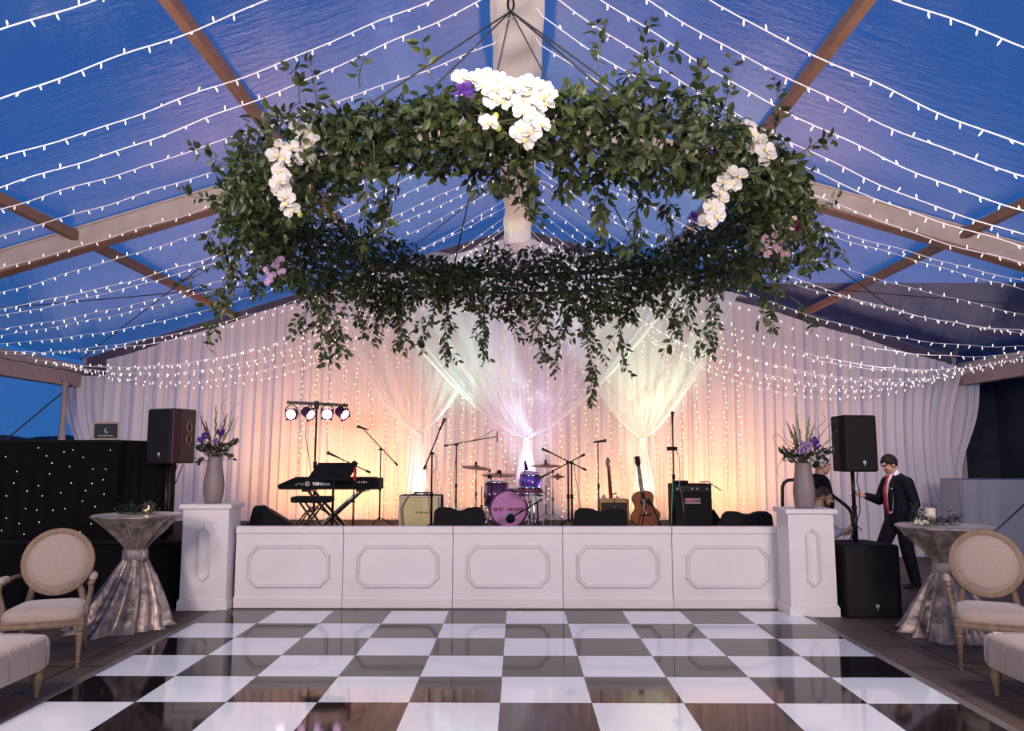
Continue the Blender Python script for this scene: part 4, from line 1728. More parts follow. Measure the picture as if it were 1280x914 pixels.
def cymbal(px0, px1, py, Y, pole_px, label, tilt, foot=True, two=False):
    p0, p1 = at(px0, py, Y), at(px1, py, Y)
    c = (p0 + p1) / 2
    R = (p1.x - p0.x) / 2
    root = thing('cymbal', label, 'cymbal', (c.x, Y, SF), 0, 'cymbals of the drum kit')
    z = c.z - SF
    ax = Vector((sin(tilt), -.10, cos(tilt)))
    for dz in ((0, -.035) if two else (0,)):
        b = MB()
        sg = 1 if dz == 0 else -1
        b.lathe([(R, -.012 * sg), (R * .6, -.002 * sg), (R * .22, .010 * sg), (R * .18, .026 * sg), (R * .05, .032 * sg), (R * .03, .030 * sg), (R * .18, .022 * sg), (R * .22, .007 * sg), (R * .6, -.005 * sg), (R, -.014 * sg)], (0, 0, z + dz), 32, axis=ax)
        b.build('cymbal_plate', M['bronze'], root, True)
    px_ = at(pole_px, py, Y).x - c.x
    b = MB()
    b.tube([(px_, 0, .14), (px_, 0, z * .55)], .013, 8)
    b.tube([(px_, 0, z * .5), (px_, 0, z + .06)], .008, 8)
    b.tube([(px_, 0, z * .55 - .03), (px_, 0, z * .55 + .02)], .02, 8)
    stand_base(b, (px_, 0, 0), .24, .2, rad=.009)
    b.build('stand', M['steel'], root, True)
    b = MB()
    b.ball((px_, 0, z + .055), (.018, .018, .03), 8, 6)
    b.build('wing_nut', M['black'], root, True)
    return root


cymbal(576, 615, 584, 11.7, 595, 'leftmost tilted cymbal over the left side of the drums', .10)
cymbal(602, 645, 593, 11.95, 612, 'level cymbal just above the floor tom', .0)
cymbal(664, 701, 581.5, 11.7, 682, 'highest cymbal on the right of the drums', .0)
cymbal(688, 706, 594.5, 11.5, 691, 'small pair of hi-hat cymbals right of the snare drum', .0, two=True)
r_, f_ = boom_stand('very short black stand beside the floor tom', 602, 608, 11.3)

# ------------------------------------------------------------------ guitars
def guitar_outline(L, wl, wu, ww):
    """half widths of the body from bottom (0) to neck end (L)"""
    out = []
    for k in range(33):
        t = k / 32
        lo = wl * math.sqrt(max(0, 1 - ((t - .30) / .30) ** 2)) if t < .30 else None
        if t < .30:
            r = lo
        elif t < .60:
            u = (t - .30) / .30
            r = wl + (ww - wl) * (.5 - .5 * cos(PI * u))
        elif t < .80:
            u = (t - .60) / .20
            r = ww + (wu - ww) * (.5 - .5 * cos(PI * u))
        else:
            r = wu * math.sqrt(max(0, 1 - ((t - .80) / .20) ** 2.4))
        out.append((r, t * L))
    return out


Y = 10.9
bot = at(809, 655, Y)
ntop = at(805, 577, Y)
gt = thing('acoustic_guitar', 'amber acoustic guitar standing upright with a dark soundhole, beside the bass amplifier', 'guitar', (bot.x, Y, SF + .06))
S = .50
ol = guitar_outline(S, .205, .150, .122)
poly = [(r, z) for r, z in ol] + [(-r, z) for r, z in reversed(ol[:-1])]
poly = [p for i, p in enumerate(poly) if i == 0 or (Vector(p) - Vector(poly[i - 1])).length > 1e-5]
tilt = Matrix.Rotation(-.10, 4, 'Y') @ Matrix.Rotation(-.18, 4, 'X')
gm = lambda u, v, w_: tilt @ Vector((u, w_, v))
b = MB()
b.prism(poly, 0, .006, gm)
b.build('soundboard', M['spruce'], gt)
b = MB()
b.prism([(u * .995, v) for u, v in poly], .006, .10, gm)
b.build('sides_and_back', M['mahogany'], gt)
b = MB()
vs = [gm(.052 * cos(2 * PI * k / 24), .335 + .052 * sin(2 * PI * k / 24), -.002) for k in range(24)]
b.add(vs, [tuple(range(24))])
b.build('soundhole', M['rosewood'], gt)
b = MB()
b.prism([(-.075, .145), (.075, .145), (.075, .158), (.03, .172), (-.03, .172), (-.075, .158)], -.012, 0, gm)
b.build('bridge', M['rosewood'], gt)
b = MB()
b.prism([(.05, .30), (.12, .24), (.125, .30), (.075, .385), (.05, .37)], -.003, 0, gm)
b.build('pickguard', M['rosewood'], gt)
b = MB()
b.prism([(-.028, .37), (.028, .37), (.022, .84), (-.022, .84)], -.014, .018, gm)
b.build('neck', M['rosewood'], gt)
b = MB()
b.prism([(-.024, .84), (.024, .84), (.036, .885), (.034, .985), (-.034, .985), (-.036, .885)], -.004, .016, gm)
hs = b.build('headstock', M['rosewood'], gt)
for k in range(3):
    for s_ in (-1, 1):
        b = MB()
        b.ball(gm(s_ * .048, .895 + k * .034, .006), .009, 8, 6)
        b.build('tuning_peg', M['chrome'], hs, True)
b = MB()
for k in range(6):
    u = (k - 2.5) * .0072
    b.tube([gm(u, .165, -.012), gm(u * .8, .85, -.016)], .0005, 3)
b.build('strings', M['steel'], gt)
gs = thing('guitar_stand', 'black folding stand holding the acoustic guitar', 'guitar stand', (bot.x, Y, SF))
b = MB()
b.tube([(-.14, -.10, .05), (-.12, .12, .06)], .012, 6)
b.tube([(.14, -.10, .05), (.12, .12, .06)], .012, 6)
b.tube([(-.14, -.10, .05), (-.15, -.10, .10)], .012, 6)
b.tube([(.14, -.10, .05), (.15, -.10, .10)], .012, 6)
b.tube([(-.12, .12, .06), (.12, .12, .06)], .012, 6)
b.build('cradle', M['black_metal'], gs, True)
for p, q in (((-.02, -.10, .38), (-.12, -.17, .01)), ((.05, -.10, .36), (.19, -.17, .01)), ((0, .12, .06), (0, .26, .01))):
    b = MB()
    b.tube([p, q], .011, 6)
    b.build('leg', M['black_metal'], gs, True)

Y = 11.62
bot = at(766, 655, Y)
gt = thing('electric_guitar', 'red electric guitar with maple neck standing behind the tan amplifier', 'guitar', (bot.x, Y, SF + .05))
tilt = Matrix.Rotation(-.05, 4, 'Y') @ Matrix.Rotation(-.10, 4, 'X')
gm = lambda u, v, w_: tilt @ Vector((u, w_, v))
ol = guitar_outline(.40, .17, .155, .115)
poly = [(r, z) for r, z in ol[:27]] + [(.12, .375), (.085, .40), (.06, .34), (-.06, .34), (-.09, .42), (-.125, .40)] + [(-r, z) for r, z in reversed(ol[1:27])]
b = MB()
b.prism(poly, 0, .042, gm)
b.build('body', M['red_lacquer'], gt, bevel=.004)
b = MB()
b.prism([(-.027, .30), (.027, .30), (.021, .79), (-.021, .79)], -.012, .02, gm)
b.build('neck', M['mahogany'], gt)
b = MB()
b.prism([(-.022, .79), (.022, .79), (.03, .83), (.012, .86), (.03, .90), (.022, .955), (-.012, .965), (-.034, .90), (-.03, .84)], -.004, .014, gm)
hs = b.build('headstock', M['oak'], gt)
for k in range(6):
    b = MB()
    b.ball(gm(-.04, .835 + k * .02, .004), .007, 6, 4)
    b.build('tuning_peg', M['chrome'], hs, True)
b = MB()
b.tube([gm(-.05, .02, -.06), gm(-.05, .02, .1), gm(0, 0, .18)], .011, 6)
b.tube([gm(.05, .02, -.06), gm(.05, .02, .1), gm(0, 0, .18)], .011, 6)
b.tube([gm(0, 0, .18), gm(0, .40, .14), gm(.09, .43, .02)], .011, 6)
b.build('prop_stand', M['black_metal'], gt, True)

# ------------------------------------------------------------------ loudspeakers
def cab(w_, d_, h_, loc, rz, name, label, side_m=None):
    root = thing(name, label, 'speaker', loc, rz)
    hw, hd = w_ / 2, d_ / 2
    prof = [(-hw * .72, hd), (-hw, -hd * .4), (-hw * .96, -hd), (hw * .96, -hd), (hw, -hd * .4), (hw * .72, hd)]
    b = MB()
    b.prism(prof, 0, h_, lambda u, v, z: (u, v, z))
    b.build('cabinet', side_m or M['black'], root, bevel=.018)
    b = MB()
    b.prism([(-hw * .95, -hd - .001), (-hw * .8, -hd - .016), (hw * .8, -hd - .016), (hw * .95, -hd - .001)], .015, h_ - .015, lambda u, v, z: (u, v, z))
    b.build('front_grille', M['grille'], root, bevel=.004)
    b = MB()
    b.lathe([(.020, 0), (.018, .004), (0, .005)], (.02, -hd - .017, h_ * .17), 16, axis=(0, -1, 0))
    b.ball((.02, -hd - .018, h_ * .17 - .03), (.008, .004, .008), 8, 6)
    b.build('badge', M['badge'], root)
    return root


# right: subwoofer, pole, top box
c = at(1083, 772, 8.2)
SUBX, SUBY = 3.632, 8.46
sub = cab(.60, .58, .73, (SUBX, SUBY, ZF), .06, 'subwoofer', 'big black subwoofer cabinet on the floor behind the right pedestal')
b = MB()
b.tube([(SUBX - .02, SUBY, ZF + .735), (SUBX - .02, SUBY, 1.1)], .024, 10)
b.tube([(SUBX - .02, SUBY, 1.08), (SUBX - .02, SUBY, 1.462)], .020, 10)
b.tube([(SUBX - .02, SUBY, 1.07), (SUBX - .02, SUBY, 1.10)], .028, 10)
tag(b.build('speaker_pole', M['black_metal'], None, True), 'black pole rising from the subwoofer to the loudspeaker', 'pole')
p0, p1 = at(1059, 590, SUBY), at(1101, 523, SUBY)
cab(.375, .36, .60, (SUBX - .01, SUBY, 1.463), .12, 'loudspeaker', 'black loudspeaker on a pole beside the man in the navy suit')
b = MB()
p = [at(1072, 590, SUBY + .2), at(1071, 602, SUBY + .2), at(1074, 612, SUBY + .2), at(1075, 640, SUBY + .25), at(1068, 662, SUBY + .3), at(1058, 684, SUBY + .35), at(1050, 700, SUBY + .5)]
b.tube(p, .006, 6)
tag(b.build('speaker_cable', M['cable'], None, True), 'dark cable hanging from the right loudspeaker', 'cable')
# left: dark booth, riser, draped column, loudspeaker
RX1 = at(222, 690, 8.62).x
RZH = at(100, 676, 8.62).z
b = MB()
b.box((-9.0, 8.62, ZF), (RX1, 11.2, RZH - .03))
rs = thing('booth_riser', 'low black skirted riser under the starry booth at the left', 'riser', (0, 0, 0))


def skirt(u, v):
    x = -9.0 + u * (RX1 + 9.0)
    return (x, 8.60 + .012 * sin(x * 31) + .008 * sin(x * 17), ZF + .005 + v * (RZH - ZF - .05))


b.build('platform', M['dark_cloth'], rs)
b = MB()
b.grid(skirt, 400, 2)
b.build('skirt', M['dark_cloth'], rs, True)
b = MB()
b.box((-9.0, 8.58, RZH - .03), (RX1 + .01, 11.2, RZH))
b.build('deck_edge', M['black'], rs, bevel=.004)
zt = at(100, 550, 8.8).z
bx1 = at(147, 600, 8.8).x
bo = thing('starry_booth', 'black cloth booth front sprinkled with tiny star lights at the left', 'booth', (bx1, 8.78, RZH))
b = MB()
b.grid(lambda u, v: (-(1 - u) * 4.2, .01 * sin(u * 60) * (1 - v) + .006 * sin(u * 150), v * (zt - RZH - .02)), 300, 4)
b.build('star_cloth', M['dark_cloth'], bo, True)
b = MB()
b.box((-4.2, .02, .0), (0, .5, zt - RZH - .03))
b.box((-4.22, -.02, zt - RZH - .03), (0.0, .55, zt - RZH))
b.build('counter', M['black'], bo, bevel=.006)
STAR = MB()
STAR.ball((0, 0, 0), .0062, 8, 6)
STAR = STAR.mesh('star_light', M['star'])
for px, py in ((48, 560), (91, 562.5), (138, 563), (80, 565), (7, 571), (65, 579), (87, 583.5), (21, 589.5), (62, 592.5), (116, 586.5), (132, 586.5), (129, 600), (115, 604.5), (89, 604), (17, 604), (48, 607.5), (34, 614), (107, 613.5),
               (76, 616), (53, 620), (8, 620), (103, 626.5), (119, 633.5), (66, 638), (46, 638), (81, 636), (32, 636), (24, 654.5), (49, 653), (114, 655), (2, 663.5), (140, 650), (100, 665), (30, 668), (8, 648), (58, 570), (104, 572), (130, 618)):
    link_mesh('star_light', STAR, bo, at(px, py, 8.752) - bo.location)
cx0, cx1 = bx1 + .012, at(205, 600, 8.95).x
b = MB()


def fn(u, v):
    x = cx0 + u * (cx1 - cx0)
    return (x, 8.93 + .015 * sin(u * 9) + .010 * sin(u * 23), RZH + .002 + v * (zt - RZH - .01))


b.grid(fn, 50, 2)
b.box((cx0, 8.97, RZH + .002), (cx1, 9.25, zt - .01))
tag(b.build('draped_column', M['dark_cloth'], None, True), 'black draped column between the starry booth and the left loudspeaker', 'column')
c = at(212, 580, 8.72)
cab(.40, .38, .61, (c.x + .0, 8.78, c.z + .005), -.42, 'loudspeaker', 'black loudspeaker with pink-lit side beside the left flower vase', M['speaker_side'])
lsp = [o for o in COL.objects if o.name.startswith('loudspeaker')][-1]
b = MB()
q1, q2 = Vector((.2, -.4 * .19, 0)), Vector((.2 * .72, .19, 0))
sd_ = (q2 - q1).normalized()
for z0 in (.27, .41):
    b.tube([q1 + (q2 - q1) * .5 + sd_ * (.045 * cos(t)) + Vector((.006, .002, z0 + .058 * sin(t))) for t in [2 * PI * k / 20 for k in range(21)]], .007, 6, False)
b.build('side_handle', M['purlin'], lsp, True)
b = MB()
px_ = at(209, 600, 8.75).x
b.tube([(px_, 8.75, RZH + .003), (px_, 8.75, c.z)], .03, 10)
tag(b.build('speaker_pole', M['black_metal'], None, True), 'thick black pole holding the left loudspeaker', 'pole')
b = MB()
b.tube([at(222, 580, 8.9), at(216, 600, 8.9), at(211, 616, 8.9), at(210, 640, 8.9)], .006, 6)
b.tube([at(229, 580, 8.9), at(222, 598, 8.9), at(213, 618, 8.9), at(211, 640, 8.9)], .006, 6)
tag(b.build('speaker_cables', M['cable'], None, True), 'two dark cables hanging below the left loudspeaker', 'cable')
# framed sign on the booth
Y = 8.92
p0, p1 = at(114.5, 549, Y), at(150, 527.5, Y)
sg = thing('framed_sign', 'small framed black sign standing on the starry booth', 'sign', ((p0.x + p1.x) / 2, Y, zt))
sw, sh = (p1.x - p0.x) / 2, p1.z - zt
b = MB()
b.box((-sw + .01, .004, .012), (sw - .01, .012, sh - .012))
b.build('board', M['board'], sg)
b = MB()
moulding(b, [(-sw, 0), (sw, 0), (sw, sh), (-sw, sh)], .022, .014, lambda u, v, w_: (u, .004 - w_, v))
b.build('frame', M['frame_wood'], sg)
text('Harvey', .05, sg, (-.078, -.0005, sh * .50), (PI / 2, 0, 0), M['cable'], 'lettering', shear=.3)
text('Bird', .05, sg, (.088, -.0005, sh * .52), (PI / 2, 0, 0), M['cable'], 'lettering', shear=.3)
text('LIVE MUSIC BAND', .022, sg, (0, -.0005, sh * .24), (PI / 2, 0, 0), M['ink'], 'lettering')
b = MB()
pts = []
for k in range(15):
    a = PI * .35 + k * (PI * 1.3) / 14
    pts.append((.028 * cos(a + .35), .028 * sin(a + .35)))
for k in range(15):
    a = PI * 1.65 - k * (PI * 1.3) / 14
    pts.append((.010 + .024 * cos(a + .35), .006 + .024 * sin(a + .35)))
b.prism(pts, -.001, .001, lambda u, v, w_: (u + .01, w_, v + sh * .53))
b.build('moon_mark', M['ink'], sg)

# ------------------------------------------------------------------ cocktail tables in crushed velvet
def cocktail(loc, H, R, zw, lean, seed, label):
    rnd_ = random.Random(seed)
    root = thing('cocktail_table', label, 'cocktail table', loc, 0, 'velvet covered cocktail tables')
    ph = [rnd_.uniform(0, 6.28) for _ in range(6)]
    rw = .085
    b = MB()
    n, rows = 300, 54

    def fold_(th):
        g = lambda v: 1 - 2 * abs(sin(v)) ** .7      # sharp ridges, round valleys
        return .55 * g(5 * th + ph[0] + .5 * sin(2 * th)) + .35 * sin(14 * th + ph[1] + sin(3 * th)) + .25 * sin(5 * th + ph[2])
    vs = []
    for j in range(rows + 1):
        t = j / rows
        for k in range(n):
            th = 2 * PI * k / n
            f = fold_(th)
            if t < .45:
                u = t / .45
                z = H - .012 - u * (H - zw - .03)
                r = rw + (R - rw) * (1 - u) ** 1.35
                f2 = .6 * (1 - 2 * abs(sin(6 * th + ph[3] + .7 * sin(3 * th))) ** .8) * 1 + .4 * sin(17 * th + ph[4] + 1.5 * sin(4 * th))
                r *= 1 + .30 * f2 * min(1, u * 2.2) * (1 - .45 * u)
                cx = cy = 0
            else:
                u = (t - .45) / .55
                z = (zw + .0) * (1 - u) + .006 * u
                r = rw + (R * 1.02 - rw) * (u ** .95)
                r *= 1 + .24 * f * (.5 + .5 * u)
                cx, cy = lean[0] * u * u, lean[1] * u * u
                if u > .93:
                    r *= 1 + .05 * (u - .93) / .07
            vs.append((cx + r * cos(th), cy + r * sin(th), z))
    fs = []
    for j in range(rows):
        for k in range(n):
            k2 = (k + 1) % n
            fs.append((j * n + k, (j + 1) * n + k, (j + 1) * n + k2, j * n + k2))
    b.add(vs, fs)
    b.lathe([(R + .001, H - .018), (R - .002, H - .004), (R - .012, H), (0, H)], n=120)
    b.build('velvet_cloth', M['velvet'], root, True)
    b = MB()
    b.lathe([(rw + .018, zw - .055), (rw + .03, zw - .03), (rw + .028, zw + .03), (rw + .018, zw + .05)], n=60, rad=lambda th, i: 1 + .05 * sin(7 * th + i) + .03 * sin(17 * th))
    b.tube([(rw * .9 + .02, -.08, zw - .05), (rw + .035, -.06, zw), (rw * .9 + .02, -.07, zw + .045)], .02, 8)
    b.build('sash', M['sash'], root, True)
    b = MB()
    b.lathe([(R * .72, H - .05), (R * .72, H - .03), (0, H - .03)], n=48)
    b.lathe([(.03, .02), (.03, H - .03)], n=12)
    b.build('table_frame', M['black'], root, True)
    return root


CTL = (-3.745, 7.72)
CTR = (3.995, 7.42)
HL, HR = 1.075, 1.0
cocktail((CTL[0], CTL[1], ZF), HL, .415, .69, (-.10, -.03), 3, 'cocktail table draped in crushed taupe velvet at the left, in front of the dark booth')
cocktail((CTR[0], CTR[1], ZF), HR, .415, .61, (.03, 0), 8, 'cocktail table draped in crushed taupe velvet at the right, beside the armchair')


def greenery(name, label, pts, zt, cat, n, wild=.03, m='leaf_dark', h=.05):
    b = MB()
    L = len(pts) - 1
    for k in range(n):
        t = random.random() * L
        i = min(int(t), L - 1)
        p = Vector(pts[i]).lerp(Vector(pts[i + 1]), t - i)
        p = Vector((p.x, p.y, zt + .012)) + Vector((random.gauss(0, wild), random.gauss(0, wild), abs(random.gauss(0, h * .6))))
        d = rnd()
        d.z = abs(d.z) * .5
        ll = random.uniform(.03, .055)
        leaf(b, p, d, Vector((0, 0, 1)) + rnd() * .5, ll, ll * .36)
    b.m = 1
    b.tube([Vector((p[0], p[1], zt + .008)) for p in pts], .004, 5)
    return tag(b.build(name, [M[m], M['stem']]), label, cat)


zt_ = ZF + HL
pts = [at(148, 640, 7.68), at(162, 640, 7.62), at(178, 640, 7.60), at(196, 640, 7.66)]
greenery('greenery_garland', 'small green garland lying on the left velvet cocktail table', pts, zt_, 'greenery', 340, .028, h=.07)
p = at(186, 634, 7.72)
vt = thing('votive_candle', 'lit votive candle in a small glass on the left cocktail table', 'candle', (p.x, 7.72, zt_ + .001))
b = MB()
b.lathe([(.040, 0), (.044, .004), (.046, .115), (.043, .115), (.041, .008), (0, .008)], n=24)
b.build('glass', M['glass'], vt, True)
b = MB()
b.lathe([(0, .010), (.036, .010), (.036, .045), (0, .043)], n=20)
b.build('wax', M['candle'], vt, True)
b = MB()
b.lathe([(0, .046), (.008, .055), (.005, .072), (0, .085)], n=8)
b.build('flame', M['flame'], vt, True)
lamp('POINT', (p.x, 7.72, zt_ + .09), 1.2, (1, .6, .3), .01)
zt_ = ZF + HR
pts = [at(1142, 650, 7.42), at(1160, 652, 7.34), at(1180, 652, 7.36), at(1199, 652, 7.40)]
greenery('greenery_garland', 'leafy sprigs around the pillar candle on the right cocktail table', pts, zt_, 'greenery', 260, .022, h=.06)
p = at(1163, 645, 7.48)
pc = thing('pillar_candle', 'thick ivory pillar candle in a glass cylinder on the right cocktail table', 'candle', (p.x, 7.48, zt_ + .001))
b = MB()
b.lathe([(0, .005), (.046, .005), (.047, .15), (.042, .156), (.02, .150), (0, .149)], n=28)
b.build('wax', M['candle'], pc, True)
b = MB()
b.tube([(0, 0, .148), (.002, 0, .163)], .0015, 5)
b.build('wick', M['cable'], pc, True)
b = MB()
b.lathe([(.062, 0), (.064, .003), (.064, .20), (.0625, .20), (.0625, .004), (0, .004)], n=32)
b.build('glass_cylinder', M['glass'], pc, True)
for i, px in enumerate((1147, 1156)):
    p = at(px, 650, 7.31)
    b = MB()
    for k in range(34):
        d = rnd()
        d.z = abs(d.z) + .1
        leaf(b, d * .010, d, rnd(), .030, .028)
    tag(b.build('cream_rose', M['rose'], loc=(p.x, 7.31, zt_ + .02)), '%s of the two small cream roses by the pillar candle' % ('left' if i == 0 else 'right'), 'flower', 'cream roses on the right cocktail table')
# draped sprig that rises at the left of the candle
b = MB()
for px, py in ((1141, 632), (1146, 628), (1150, 636)):
    q0, q1 = at(1148, 650, 7.44), at(px, py, 7.42)
    b.m = 1
    b.tube([q0, q1], .003, 5)
    b.m = 0
    for k in range(7):
        p = q0.lerp(q1, .25 + .75 * k / 6)
        leaf(b, p, rnd() + Vector((0, 0, .4)), rnd(), .042, .018)
tag(b.build('olive_sprig', [M['leaf_dark'], M['stem']]), 'upright leafy sprig left of the ivory pillar candle', 'greenery')

# ------------------------------------------------------------------ vases and flowers on the pedestals
def vase(px, py0, py1, wtop, wmid, wbot, Y, zb, label):
    c = at(px, py1, Y)
    top = at(px, py0, Y).z - zb
    s_ = Y / FPX / 2
    root = thing('vase', label, 'vase', (c.x, Y, zb + .001), 0, 'taupe vases on the white pedestals')
    b = MB()
    prof = []
    for t in [k / 16 for k in range(17)]:
        wv = wbot + (wmid - wbot) * (sin(PI * t * .9) ** .8) if t < .55 else None
        k_ = t
        if k_ < .35:
            r = wbot + (wmid - wbot) * sin(k_ / .35 * PI / 2)
        else:
            r = wmid + (wtop - wmid) * (.5 - .5 * cos((k_ - .35) / .65 * PI)) ** .9
        prof.append((r * s_, t * top))
    prof += [(wtop * s_ - .012, top), (wtop * s_ - .015, top - .08), (0, top - .08)]
    b.lathe(prof, n=40, rad=lambda th, i: 1 + .012 * sin(12 * th))
    b.build('body', M['vase'], root, True)
    return Vector((c.x, Y, zb + top))


def bouquet(mouth, Y, spikes, twigs, leaves, blooms, label):
    root = thing('flower_arrangement', label, 'flowers', mouth)
    base = Vector((0, 0, -.05))
    for x, y in spikes:
        q = at(x, y, Y + random.uniform(-.08, .08)) - mouth
        b = MB()
        pts = [base, base.lerp(q, .5) + Vector((0, 0, .03)), q]
        b.tube(pts, [.006, .005, .002], 6)
        for k in range(22):
            t = .45 + .55 * k / 22
            p = base.lerp(q, t) + Vector((0, 0, .03)) * (1 - abs(2 * t - 1))
            b.ball(p + Vector((random.uniform(-.014, .014), random.uniform(-.014, .014), 0)) * (1.3 - t), (.013 * (1.4 - t), .013 * (1.4 - t), .022 * (1.4 - t)), 6, 5)
        b.build('bud_spike', M['glad'] if random.random() < .6 else M['twig'], root, True)
    for pl in twigs:
        b = MB()
        pp = [base] + [at(x, y, Y + random.uniform(-.1, .1)) - mouth for x, y in pl]
        # smooth through the points
        pts = []
        for i in range(len(pp) - 1):
            a0 = pp[max(0, i - 1)]
            a1, a2 = pp[i], pp[i + 1]
            a3 = pp[min(len(pp) - 1, i + 2)]
            for k in range(5):
                t = k / 5
                pts.append(.5 * ((2 * a1) + (a2 - a0) * t + (2 * a0 - 5 * a1 + 4 * a2 - a3) * t * t + (3 * a1 - a0 - 3 * a2 + a3) * t ** 3))
        pts.append(pp[-1])
        b.tube(pts, [.0055 * (1 - .75 * k / len(pts)) for k in range(len(pts))], 5)
        b.build('curly_twig', M['twig'], root, True)
    b = MB()
    for x, y, r, n in leaves:
        c = at(x, y, Y) - mouth
        for k in range(n):
            p = c + Vector((random.gauss(0, r), random.gauss(0, r * .8), random.gauss(0, r * .6)))
            L = random.uniform(.045, .075)
            leaf(b, p, (p - base).normalized() + rnd() * .6, rnd(), L, L * .5)
            if k % 3 == 0:
                b.tube([base, p], .002, 4)
    b.build('foliage', M['leaf_dark'], root)
    for x, y, m in blooms:
        b = MB()
        for k in range(22):
            d = rnd()
            leaf(b, d * .01, d + Vector((0, -.3, 0)), rnd(), .042, .034)
        b.build('bloom', M[m], root, loc=at(x, y, Y - .08) - mouth)
    return root


mo = vase(266.5, 571, 629, 17, 25, 19, 8.70, ZF + 1.125, 'taupe vase on the left white pedestal')
bouquet(mo, 8.70, [(250, 519), (256, 526), (270, 506), (284, 517), (293, 522)],
        [[(272, 550), (286, 530), (290, 512), (299, 503)], [(262, 550), (252, 535), (254, 520), (249, 514)], [(275, 548), (292, 535), (297, 520)], [(268, 545), (280, 525), (277, 508), (283, 498)], [(255, 560), (243, 555), (249, 548)]],
        [(266, 562, .05, 60), (256, 560, .04, 34), (278, 562, .04, 34), (290, 555, .03, 14), (250, 576, .025, 12), (284, 570, .03, 12)],
        [(257, 545, 'purple_petal'), (252, 549, 'purple_petal'), (276, 540, 'purple_petal'), (269, 552, 'lilac_petal')], 'tall arrangement of branches and dark leaves in the left pedestal vase')
mo = vase(1006, 579, 636, 19, 26, 22, 8.42, ZF + 1.095, 'taupe vase on the right white pedestal')
bouquet(mo, 8.42, [(983, 526), (991, 530), (996, 517), (1012, 521), (1018, 531)],
        [[(1015, 560), (1025, 545), (1040, 528), (1058, 517)], [(1012, 560), (1024, 550), (1022, 536), (1031, 526), (1028, 514)], [(1018, 565), (1036, 552), (1046, 544)], [(1000, 565), (985, 556), (972, 543), (966, 548), (972, 558)],
         [(1018, 562), (1030, 556), (1044, 540), (1055, 533), (1050, 522)], [(998, 568), (978, 575), (972, 590), (980, 600)], [(1000, 562), (984, 550), (978, 536)]],
        [(1004, 572, .05, 60), (990, 570, .045, 38), (1020, 572, .045, 38), (1034, 566, .035, 18), (980, 566, .03, 16), (1026, 580, .03, 14)],
        [(1003, 556, 'lilac_petal'), (1007, 562, 'lilac_petal'), (1010, 558, 'lilac_petal'), (1002, 564, 'lilac_petal'), (1018, 551, 'purple_petal'), (1021, 556, 'purple_petal'), (1015, 575, 'petal'), (1028, 578, 'petal')],
        'arrangement of gladioli, curly twigs and lilac blooms in the right pedestal vase')

